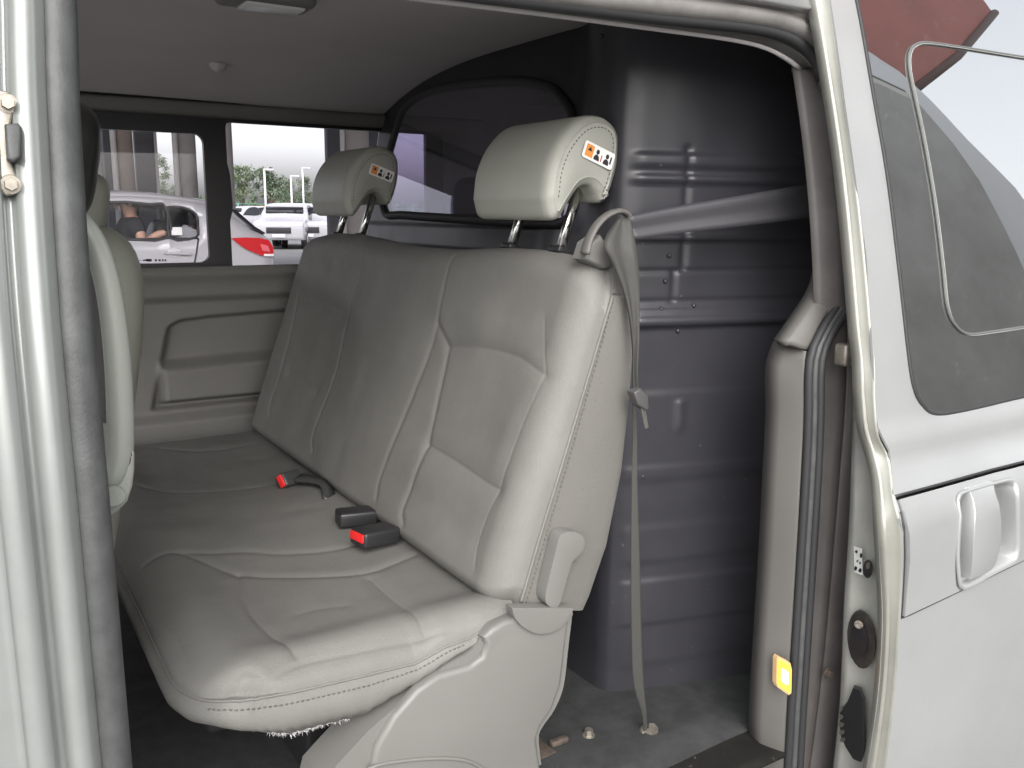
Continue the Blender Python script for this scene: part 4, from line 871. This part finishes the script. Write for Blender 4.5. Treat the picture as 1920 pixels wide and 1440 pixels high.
# ================================================================== OUTSIDE THE FAR WINDOWS
CONC = mat('concrete', (0.36, 0.34, 0.33), 0.85, bump=0.4, bscale=12, var=0.15, vscale=0.9)
CONCB = mat('stained_concrete', (0.30, 0.25, 0.22), 0.85, bump=0.4, bscale=12, var=0.2, vscale=0.9)
STEELB = mat('slate_cladding', (0.115, 0.115, 0.13), 0.6, var=0.12, vscale=1.5)
def gx(px, Y): return on(px, 400, 1, Y)[0]
def column(px0, px1, Y, m, label, top=5.0):
    x0, x1 = gx(px0, Y), gx(px1, Y); r = (x1-x0)/2*0.93; T = thing('concrete_column', label, 'column', ((x0+x1)/2, Y+r, 0), 'columns of the raised deck')
    tube('shaft', [((x0+x1)/2, Y+r, z) for z in (0.0, 2.3, 4.6, top)], r, m, T, 24, up=(0, 1, 0)); tube('foot_collar', [((x0+x1)/2, Y+r, z) for z in (0, 0.18)], r*1.12, m, T, 24, up=(0, 1, 0))
    tube('drain_pipe', [(x0-0.04, Y+r*0.6, z) for z in (0.05, top)], 0.045, mat('pale_pipe', (0.62, 0.6, 0.6), 0.5), T, 8, up=(0, 1, 0))
column(182, 203, 17, CONC, 'round grey column beyond the white car roof beside slate cladding'); column(229, 262, 15, CONCB, 'brownish round concrete column between two slate panels')
column(343, 379, 15, CONC, 'wide grey concrete column beside the window divider'); column(420, 446, 14, CONC, 'slim grey column next to the open sky view'); column(655, 704, 15, CONC, 'pale round column standing before the slate wall behind the far headrest')
def slab(px0, px1, Y, label, z1=5.0):
    T = thing('cladding_panel', label, 'wall', (gx((px0+px1)/2, Y), Y, 0)); x0, x1 = gx(px0, Y), gx(px1, Y)
    rbox('panel', ((x0+x1)/2, Y+0.1, z1/2), (x1-x0, 0.2, z1), 0.02, STEELB, T); rbox('edge_strip', (x1+0.03, Y+0.02, z1/2), (0.05, 0.12, z1), 0.01, mat('pale_pipe', (0.62, 0.6, 0.6), 0.5), T)
slab(203, 229, 18.5, 'narrow dark slate panel between the two round columns'); slab(262, 297, 18.5, 'dark slate panel beside the brownish column'); slab(618, 735, 18.5, 'broad slate wall behind the pale round column')
dk = thing('raised_deck', 'concrete deck resting on the columns, extended out of view to shade the parked white car', 'deck', (-5, 12.8, 5)); rbox('extended_deck_slab', (2, 12.8, 5.35), (40, 17.4, 0.7), 0.05, CONC, dk); rbox('edge_beam', (2, 3.9, 5.15), (40, 0.3, 1.2), 0.04, CONC, dk)  # slab extended and lowered, out of view, to shade the hatchback

WPAINT = mat('white_car_paint', (0.44, 0.44, 0.455), 0.25, coat=0.6); DPAINT = mat('dark_car_paint', (0.03, 0.032, 0.04), 0.25, coat=0.6); CGLASS = glass('car_glass', (0.75, 0.77, 0.8), 0.05); DGL = mat('dark_car_glass', (0.02, 0.022, 0.025), 0.06)
TYRE = mat('tyre_rubber', (0.02, 0.02, 0.02), 0.8); RIM = mat('wheel_alloy', (0.5, 0.5, 0.52), 0.3, metal=0.9); TAIL = mat('red_lamp_lens', (0.55, 0.015, 0.02), 0.12, coat=0.6)
def car(name, label, prof, wins, width, wheels, paint, loc, yaw, open_windows=False, belt=0.95, group=None, wr=0.33, tum=0.16, step=0.12):
    """prof: closed side outline (x,z); wins: list of side window outlines; near side at y=0, body towards +y"""
    T = thing(name, label, 'car', loc, group); Rz = Matrix.Rotation(yaw, 3, 'Z')
    def wp(x, y, z): return np.array(Rz@Vector((x, y, z)))+np.array(loc)
    zm_ = max(p[1] for p in prof); half = width/2
    def ys_(z): return tum*max(0, (z-belt)/(zm_-belt))**1.3+0.05*max(0, (0.55-z)/0.55)**2
    P = [np.array(p) for p in catmull(list(prof)+[prof[0]], 4)[:-1]]; c = np.array([np.mean([p[0] for p in P]), (max(p[1] for p in P)+min(p[1] for p in P))/2])
    inset = [p+(c-p)/np.linalg.norm(c-p)*0.05 for p in P]
    hol = [list(map(tuple, catmull(list(w_)+[w_[0]], 3)[:-1])) for w_ in wins]; wob = []
    V2_, F2_ = cdt([tuple(p) for p in inset], hol if open_windows else [], step)
    for sgn in (0, 1):
        f = (lambda y: y) if not sgn else (lambda y: width-y)
        s_ = pymesh('body_side', [wp(x, f(ys_(z)), z) for x, z in V2_], F2_, paint, T); s_.modifiers.new('s', 'SOLIDIFY').thickness = 0.02
        for hi, h_ in enumerate(hol):
            if open_windows and hi == 0 and not sgn: tube('window_rubber', [wp(x, f(ys_(z)-0.002), z) for x, z in h_], 0.012, RUBBERB, s_, 6, up=(0, -1, 0), closed=True); continue
            Vw, Fw = cdt(h_, [], 0.15); off = 0.006 if open_windows else -0.006
            wo = pymesh('side_window', [wp(x, f(ys_(z)+off), z) for x, z in Vw], Fw, CGLASS if open_windows else DGL, T, False); wo.modifiers.new('s', 'SOLIDIFY').thickness = 0.006
            tube('window_rubber', [wp(x, f(ys_(z)-0.002), z) for x, z in h_], 0.012, RUBBERB, wo, 6, up=(0, -1, 0), closed=True)
    ring = [[(p, ys_(p[1])) for p in inset], [(p*0.7+q_*0.3, ys_(p[1])+0.03) for p, q_ in zip(P, inset)], [(p, ys_(p[1])+0.10) for p in P], [(p+(0, 0.02 if p[1] > belt else 0), half) for p in P]]
    rows = [[wp(p[0], y, p[1]) for p, y in r_] for r_ in ring]+[[wp(p[0], width-y, p[1]) for p, y in r_] for r_ in ring[2::-1]]
    sh = grid('body_shell', np.transpose(np.array(rows), (1, 0, 2)), paint, T, closed_u=True); sh.modifiers.new('s', 'SOLIDIFY').thickness = 0.015
    for wx in wheels:
        for wy in (0.10, width-0.10):
            tube('wheel', [wp(wx, wy-0.1, wr), wp(wx, wy+0.1, wr)], wr, TYRE, T, 24, up=(0, 0, 1)); tube('rim', [wp(wx, wy-0.115, wr), wp(wx, wy+0.115, wr)], wr*0.62, RIM, T, 20, up=(0, 0, 1))
    return T, wp, ys_
# white hatchback beside the far windows
YC = 9.0
H = lambda px, py: (lambda p: (p[0], p[2]))(on(px, py, 1, YC))
xr = H(514, 480)[0]
ztop = [H(x, y) for x, y in ((191, 357), (254, 357), (316, 363), (379, 372), (412, 379), (430, 386))]
prof = [(xr-4.25, 0.35), (xr-4.28, 0.70), (xr-4.05, 0.95), (xr-3.2, 1.10), (xr-2.55, 1.40), (ztop[0][0]-0.35, ztop[0][1]-0.01)]+ztop+[H(462, 412), H(488, 432), H(504, 446), H(513, 466), (xr+0.02, H(514, 490)[1]), (xr, 0.45), (xr-0.1, 0.30), (xr-2, 0.24)]
win1 = [(ztop[0][0]-0.9, H(204, 380)[1]-0.1), H(200, 379), H(285, 383), H(313, 386), H(313, 446), H(204, 448), (ztop[0][0]-1.2, H(204, 448)[1])]
win2 = [H(319, 387), H(348, 390), H(370, 402), H(372, 425), H(367, 445), H(319, 446)]
hat, hwp, hys = car('parked_car', 'white hatchback with a red tail lamp and a driver at its open side window', prof, [win1, win2], 1.76, (xr-0.75, xr-3.4), WPAINT, (0, YC, 0), 0.0, True, belt=H(300, 446)[1])
def hplate(name, pxs, m, par, th=0.012, lift=0.004):
    P = [H(x, y) for x, y in pxs]; return plate(name, P, [], m, lambda a_, b2, h_: (a_, YC+hys(b2)-lift-h_, b2), th, par, 0.004, True)
tlm = hplate('tail_lamp', [(432, 446), (460, 445), (485, 446), (503, 450), (511, 464), (512, 480), (488, 479), (460, 467), (444, 456)], TAIL, hat, 0.03)
hplate('lamp_reflector', [(486, 457), (500, 460), (505, 472), (490, 470)], mat('pink_lens', (0.75, 0.15, 0.17), 0.15), tlm, 0.036); hplate('reverse_lens', [(493, 476), (511, 476), (511, 480), (493, 480)], WHITE, tlm, 0.036)
hplate('door_handle', [(307, 475), (318, 472), (340, 472), (357, 474), (356, 478), (340, 477), (318, 477)], WPAINT, hat, 0.04); hplate('handle_cup', [(314, 468), (326, 465), (338, 468), (340, 480), (326, 483), (314, 480)], mat('cup_grey', (0.55, 0.55, 0.56), 0.4), hat, 0.004)  # cup is a flat plate in one even grey
for line in ([(372, 447), (368, 475), (364, 495), (362, 530)], [(204, 449), (290, 447), (372, 447)]): tube('door_gap', [(H(x, y)[0], YC+hys(H(x, y)[1])-0.003, H(x, y)[1]) for x, y in line], 0.008, RUBBERB, hat, 6, up=(0, -1, 0))
hplate('window_sticker', [(322, 426), (342, 426), (342, 441), (322, 441)], WHITE, hat, 0.003, 0.0)
hplate('rear_glass', [(436, 392), (446, 393), (478, 424), (498, 437), (492, 440), (470, 430)], DGL, hat, 0.008)
superell('driver_seat', (H(282, 430)[0]+0.10, YC+0.50, 0.95), (0.09, 0.24, 0.36), BLACKL, hat, Matrix.Rotation(rad(15), 3, 'Y'), 0.5); superell('seat_headrest', (H(282, 430)[0]+0.22, YC+0.50, 1.36), (0.05, 0.13, 0.09), BLACKL, hat, None, 0.5)
rbox('cabin_floor', (xr-2.0, YC+0.88, 0.42), (3.4, 1.5, 0.05), 0.02, BLACKP, hat)
# driver
dx = H(252, 430)[0]; py_ = YC+0.42
per = thing('person', 'person in a black t-shirt seated in the white hatchback, arm on the sill', 'person', (dx, py_, 0.5))
def skin(name, chain, edges, m, parent, sub=2):
    me = bpy.data.meshes.new(name); me.from_pydata([tuple(map(float, c[:3])) for c in chain], edges, []); o = link(name, me, m, parent, False)
    sk_ = o.modifiers.new('skin', 'SKIN'); sk_.use_smooth_shade = True
    for i, c in enumerate(chain): me.skin_vertices[0].data[i].radius = (c[3], c[4] if len(c) > 4 else c[3])
    me.skin_vertices[0].data[0].use_root = True; s_ = o.modifiers.new('sub', 'SUBSURF'); s_.levels = sub; s_.render_levels = sub; return o
SKIN = mat('skin', (0.50, 0.30, 0.22), 0.5); HAIR = mat('black_hair', (0.015, 0.013, 0.012), 0.6); SHIRT = mat('black_tshirt', (0.02, 0.02, 0.024), 0.9)
zs0 = 0.80
body = [(dx, py_, zs0, .15, .14), (dx+.02, py_, zs0+.22, .14, .13), (dx+.05, py_, zs0+.42, .15, .13), (dx+.05, py_, zs0+.53, .055), (dx+.03, py_, zs0+.585, .068, .065), (dx+.02, py_, zs0+.65, .088, .08), (dx+.03, py_, zs0+.715, .07),
        (dx+.05, py_-.20, zs0+.46, .062), (dx+.10, py_-.31, zs0+.28, .046), (dx+.22, py_-.34, zs0+.37, .038), (dx+.30, py_-.34, zs0+.385, .034),
        (dx+.03, py_+.20, zs0+.46, .062), (dx-.10, py_+.26, zs0+.22, .046), (dx-.34, py_+.20, zs0+.30, .036), (dx-.42, py_+.18, zs0+.32, .034),
        (dx-.02, py_-.10, zs0-.02, .085), (dx-.42, py_-.12, zs0+.02, .065), (dx-.62, py_-.12, zs0-.18, .045), (dx-.02, py_+.10, zs0-.02, .085), (dx-.42, py_+.12, zs0+.02, .065), (dx-.62, py_+.12, zs0-.18, .045)]
ed = [(0, 1), (1, 2), (2, 3), (3, 4), (4, 5), (5, 6), (2, 7), (7, 8), (8, 9), (9, 10), (2, 11), (11, 12), (12, 13), (13, 14), (0, 15), (15, 16), (16, 17), (0, 18), (18, 19), (19, 20)]
bd = skin('body', body, ed, SKIN, per)
skin('shirt', [(dx, py_, zs0, .175, .16), (dx+.02, py_, zs0+.22, .165, .155), (dx+.05, py_, zs0+.43, .175, .15), (dx+.05, py_, zs0+.52, .085), (dx+.05, py_-.20, zs0+.46, .085), (dx+.08, py_-.28, zs0+.34, .072), (dx+.03, py_+.20, zs0+.46, .085), (dx-.04, py_+.25, zs0+.34, .072)], [(0, 1), (1, 2), (2, 3), (2, 4), (4, 5), (2, 6), (6, 7)], SHIRT, per)
superell('hair', (dx+.045, py_, zs0+.69), (.10, .092, .085), HAIR, per, None, 1.0)
for s in (-1, 1): superell('eye', (dx-.072, py_+s*.034, zs0+.67), (.012, .014, .009), WHITE, per, None, 1.0, 10, 8); superell('ear', (dx+.03, py_+s*.09, zs0+.655), (.02, .012, .032), SKIN, per, None, 1.0, 12, 8)
superell('nose', (dx-.088, py_, zs0+.635), (.022, .014, .024), SKIN, per, None, 1.0, 12, 8); superell('mouth', (dx-.075, py_, zs0+.60), (.012, .026, .007), mat('lips', (0.4, 0.16, 0.14), 0.5), per, None, 1.0, 12, 8)
for k in range(4): tube('finger', [(dx+.31, py_-.365+.016*k, zs0+.385), (dx+.36, py_-.368+.017*k, zs0+.384), (dx+.39-.006*abs(k-1), py_-.37+.017*k, zs0+.366)], .0085, SKIN, per, 8)
tube('thumb', [(dx+.29, py_-.31, zs0+.39), (dx+.32, py_-.29, zs0+.385), (dx+.345, py_-.285, zs0+.372)], .0095, SKIN, per, 8)
# cars parked in the open
SUV = [(-2.2, 0.35), (-2.25, 0.8), (-2.1, 1.02), (-1.2, 1.12), (-0.5, 1.62), (0.6, 1.68), (1.7, 1.6), (2.15, 1.05), (2.22, 0.6), (2.15, 0.35), (0, 0.28)]
SW = [[(-0.95, 1.12), (-0.40, 1.55), (0.3, 1.58), (0.3, 1.12)], [(0.4, 1.12), (0.4, 1.58), (1.5, 1.5), (1.75, 1.12)]]
def far_car(px, py, yaw, paint, label, front=True):
    p = on(px, py, 2, 0.0); T, wp, ysf = car('parked_car', label, SUV, SW, 1.8, (-1.35, 1.35), paint, (p[0], p[1], 0), rad(yaw), False, 1.1, 'cars parked in the open', 0.34, 0.18, 0.4)
    def box(name, x, y, z, s, m): rbox(name, wp(x, y, z), s, min(s)*0.25, m, T, Matrix.Rotation(rad(yaw), 3, 'Z'))
    box('windscreen', -0.90, 0.9, 1.36, (0.10, 1.4, 0.40), DGL) if front else box('rear_window', 1.98, 0.9, 1.36, (0.10, 1.35, 0.36), DGL)
    for y in (0.25, 1.55): box('headlight', -2.16, y, 0.82, (0.16, 0.36, 0.14), mat('headlight_lens', (0.75, 0.75, 0.78), 0.1)); box('tail_light', 2.14, y, 0.98, (0.14, 0.3, 0.22), TAIL)
    box('grille', -2.24, 0.9, 0.70, (0.06, 0.9, 0.22), BLACKP); box('number_plate', -2.27, 0.9, 0.50, (0.03, 0.45, 0.11), WHITE); box('number_plate', 2.23, 0.9, 0.75, (0.03, 0.45, 0.11), WHITE)
far_car(588, 464, 62, WPAINT, 'white sport utility car whose dark grille faces the van windows'); far_car(592, 441, 25, WPAINT, 'white car with dark side windows parked behind the grille-facing one')
far_car(545, 438, -118, DPAINT, 'black car with red tail lights parked between white ones', False); far_car(480, 436, 20, WPAINT, 'white car partly hidden behind the hatchback tail'); far_car(612, 462, 75, WPAINT, 'white car parked close behind the far headrest')
# trees, poles, fence, yellow skip
LEAF = [mat('leaf_a', (0.12, 0.16, 0.085), 0.7), mat('leaf_b', (0.10, 0.135, 0.08), 0.7)]
BARK = mat('bark', (0.12, 0.09, 0.07), 0.9)
def tree(px, ytop, wpx, D, label, seed, n=2600):
    r_ = np.random.default_rng(seed); b0 = on(px, 400, 1, D); top = on(px, ytop, 1, D)[2]; rad_ = wpx/2*D/1400; T = thing('tree', label, 'tree', (b0[0], D, 0), 'trees beyond the car park')
    tube('trunk', [(b0[0], D, 0), (b0[0]+.1, D, top*.3), (b0[0]-.05, D+.1, top*.62)], rad_*.09, BARK, T, 8, up=(0, 1, 0), scale=[1.2, .9, .5])
    for k in range(5):
        a_ = k*1.26; tube('limb', [(b0[0], D, top*.35), (b0[0]+rad_*.45*math.cos(a_), D+rad_*.45*math.sin(a_), top*.62)], rad_*.04, BARK, T, 6, up=(0.3, 1, 0), scale=[1, .5])
    V, Fc = [], []; cl = [(r_.normal(0, .42, 3)*np.array([rad_, rad_, 0])+np.array([0, 0, top*(.45+.5*r_.random()**.9)])) for _ in range(26)]
    for i in range(n):
        c = cl[r_.integers(len(cl))]; k = 1-0.55*max(0, (c[2]/top-.6)/.4); p = np.array([b0[0], D, 0])+c*np.array([k, k, 1])+r_.normal(0, rad_*.13, 3)
        if p[2] > top*1.02: p[2] = top
        s = rad_*.055; d1 = r_.normal(0, 1, 3); d1 *= s/np.linalg.norm(d1); d2 = np.cross(d1, r_.normal(0, 1, 3)); d2 *= s/np.linalg.norm(d2); q_ = len(V); V += [p-d1, p+d2, p+d1, p-d2]; Fc.append((q_, q_+1, q_+2, q_+3))
    cr_ = pymesh('crown', V, Fc, LEAF[seed % 2], T, False); cr_['kind'] = 'stuff'
tree(508, 316, 62, 70, 'broad green tree standing beside the tall lamp pole', 3); tree(455, 308, 46, 72, 'green tree half hidden by the slim grey column', 4); tree(572, 330, 40, 78, 'small dark tree beyond the white lamp poles', 5, 1800); tree(545, 338, 34, 85, 'low rounded tree between two lamp poles', 6, 1500); tree(311, 284, 42, 34, 'narrow leafy tree between slate panel and wide column', 7, 1800)
PALE = mat('galvanised_pole', (0.6, 0.6, 0.62), 0.5, metal=0.3)
for px, yt, D, lab in ((499, 318, 55, 'tall pale lamp pole before the broad tree'), (548, 330, 60, 'thin pale lamp pole before the low rounded tree'), (570, 315, 62, 'tall thin lamp pole near the small dark tree')):
    p = on(px, 400, 1, D); zt_ = on(px, yt, 1, D)[2]; T = thing('lamp_pole', lab, 'pole', (p[0], D, 0), 'lamp poles in the car park'); tube('pole', [(p[0], D, 0), (p[0], D, zt_)], 0.07, PALE, T, 8, up=(0, 1, 0)); rbox('lamp_head', (p[0]+.25, D, zt_), (.6, .25, .1), .03, PALE, T); rbox('foot', (p[0], D, .1), (.35, .35, .2), .02, PALE, T)
fe = thing('mesh_fence', 'green wire fence across the back of the car park', 'fence', (20, 62, 0)); GREEN = mat('fence_green', (0.10, 0.30, 0.22), 0.6)
for x in np.arange(10, 46, 2.2): tube('post', [(x, 62, 0), (x, 62, 1.9)], .05, GREEN, fe, 6, up=(0, 1, 0))
for z in np.linspace(.15, 1.85, 9): tube('rail', [(10, 62, z), (45, 62, z)], .02, GREEN, fe, 4, up=(0, 0, 1))
p = on(490, 397, 1, 60); yk = thing('yellow_skip', 'yellow metal skip standing in front of the green fence', 'skip', (p[0], 60, 0)); YEL = mat('yellow_paint', (0.75, 0.42, 0.03), 0.5)
rbox('bin', (p[0], 60, 1.25), (1.75, 1.4, .75), .06, YEL, yk); rbox('rim', (p[0], 60, 1.66), (1.9, 1.5, .09), .02, YEL, yk)
for s in (-.6, .6): rbox('leg', (p[0]+s, 60, .44), (.18, 1.2, .88), .02, YEL, yk)
hm = mat('far_hedge', (0.09, 0.12, 0.07), 0.9, bump=1, bscale=2, var=0.4, vscale=0.8); V, Fc = [], []
for k in range(6000):
    x = rng.uniform(5, 75); top = 2.2+.5*math.sin(x*.7)+.35*math.sin(x*2.3); p = np.array([x, rng.uniform(88, 92), rng.uniform(0, 1)**.6*top]); d1 = rng.normal(0, .22, 3); d2 = rng.normal(0, .22, 3); q_ = len(V); V += [p-d1, p+d2, p+d1, p-d2]; Fc.append((q_, q_+1, q_+2, q_+3))
hg = pymesh('hedge', V, Fc, hm, None, False); tag(hg, 'long dark hedge behind the fence and trees', None, None, 'stuff')

# ================================================================== WHAT THE SLIDING DOOR GLASS MIRRORS
bd_ = thing('curved_roof_shed', 'grey shed with a rounded roof edge, mirrored in the sliding door glass', 'building', (8, -4.5, 0))
sil = [(2.5, 5.9), (6.8, 5.95), (8.3, 5.73), (8.77, 5.39), (9.06, 4.99), (9.36, 4.43), (9.82, 3.76), (10.1, 2.9), (10.2, 1.5), (10.2, 0.0), (2.5, 0.0)]
def shed(name, pts, m, y0, th): return plate(name, pts, [], m, lambda a_, b2, h_: (a_, y0-h_, b2), th, bd_)
inn_ = lambda k: [(2.5, 5.9-k*1.1), (6.7, 5.9-k*1.1), (8.1, 5.22-k*.9+.45*.9), (8.6, 5.0-k*.9+.45*.9), (8.98-k*.2, 4.28), (9.12-k*.2, 3.78), (9.2-k*.2, 2.79), (9.25-k*.2, 0.0), (2.5, 0.0)]
shed('gable_wall', sil, mat('silver_cladding', (0.72, 0.73, 0.75), 0.5), -3.1, 3.0); shed('gutter_line', inn_(.38), mat('dark_gutter', (0.07, 0.07, 0.07), 0.5), -3.06, 0.03); shed('pale_trim', inn_(.48), mat('pale_trim_paint', (0.6, 0.57, 0.53), 0.5), -3.03, 0.03); shed('grey_infill', inn_(.62), mat('dark_infill', (0.36, 0.36, 0.34), 0.6, var=.2, vscale=1), -3.0, 0.03)  # infill is a separate panel in its own grey
rb = thing('red_canopy', 'red-brown steel canopy above the shed roof, mirrored in the door glass', 'canopy', (9, -4, 5)); REDB = mat('red_brown_paint', (0.38, 0.10, 0.08), 0.6, var=.15, vscale=1)
plate('fascia', [(5.0, 6.3), (8.2, 5.8), (8.9, 5.15), (10.56, 6.04), (12.25, 7.13), (12.25, 9.5), (5.0, 9.5)], [], REDB, lambda a_, b2, h_: (a_, -3.3-h_, b2), .5, rb); tube('edge_bar', [(8.9, -3.28, 5.12), (10.56, -3.28, 6.01), (12.25, -3.28, 7.10)], .06, mat('dark_red_bar', (0.08, 0.03, 0.03), .6), rb, 8, up=(0, 1, 0))
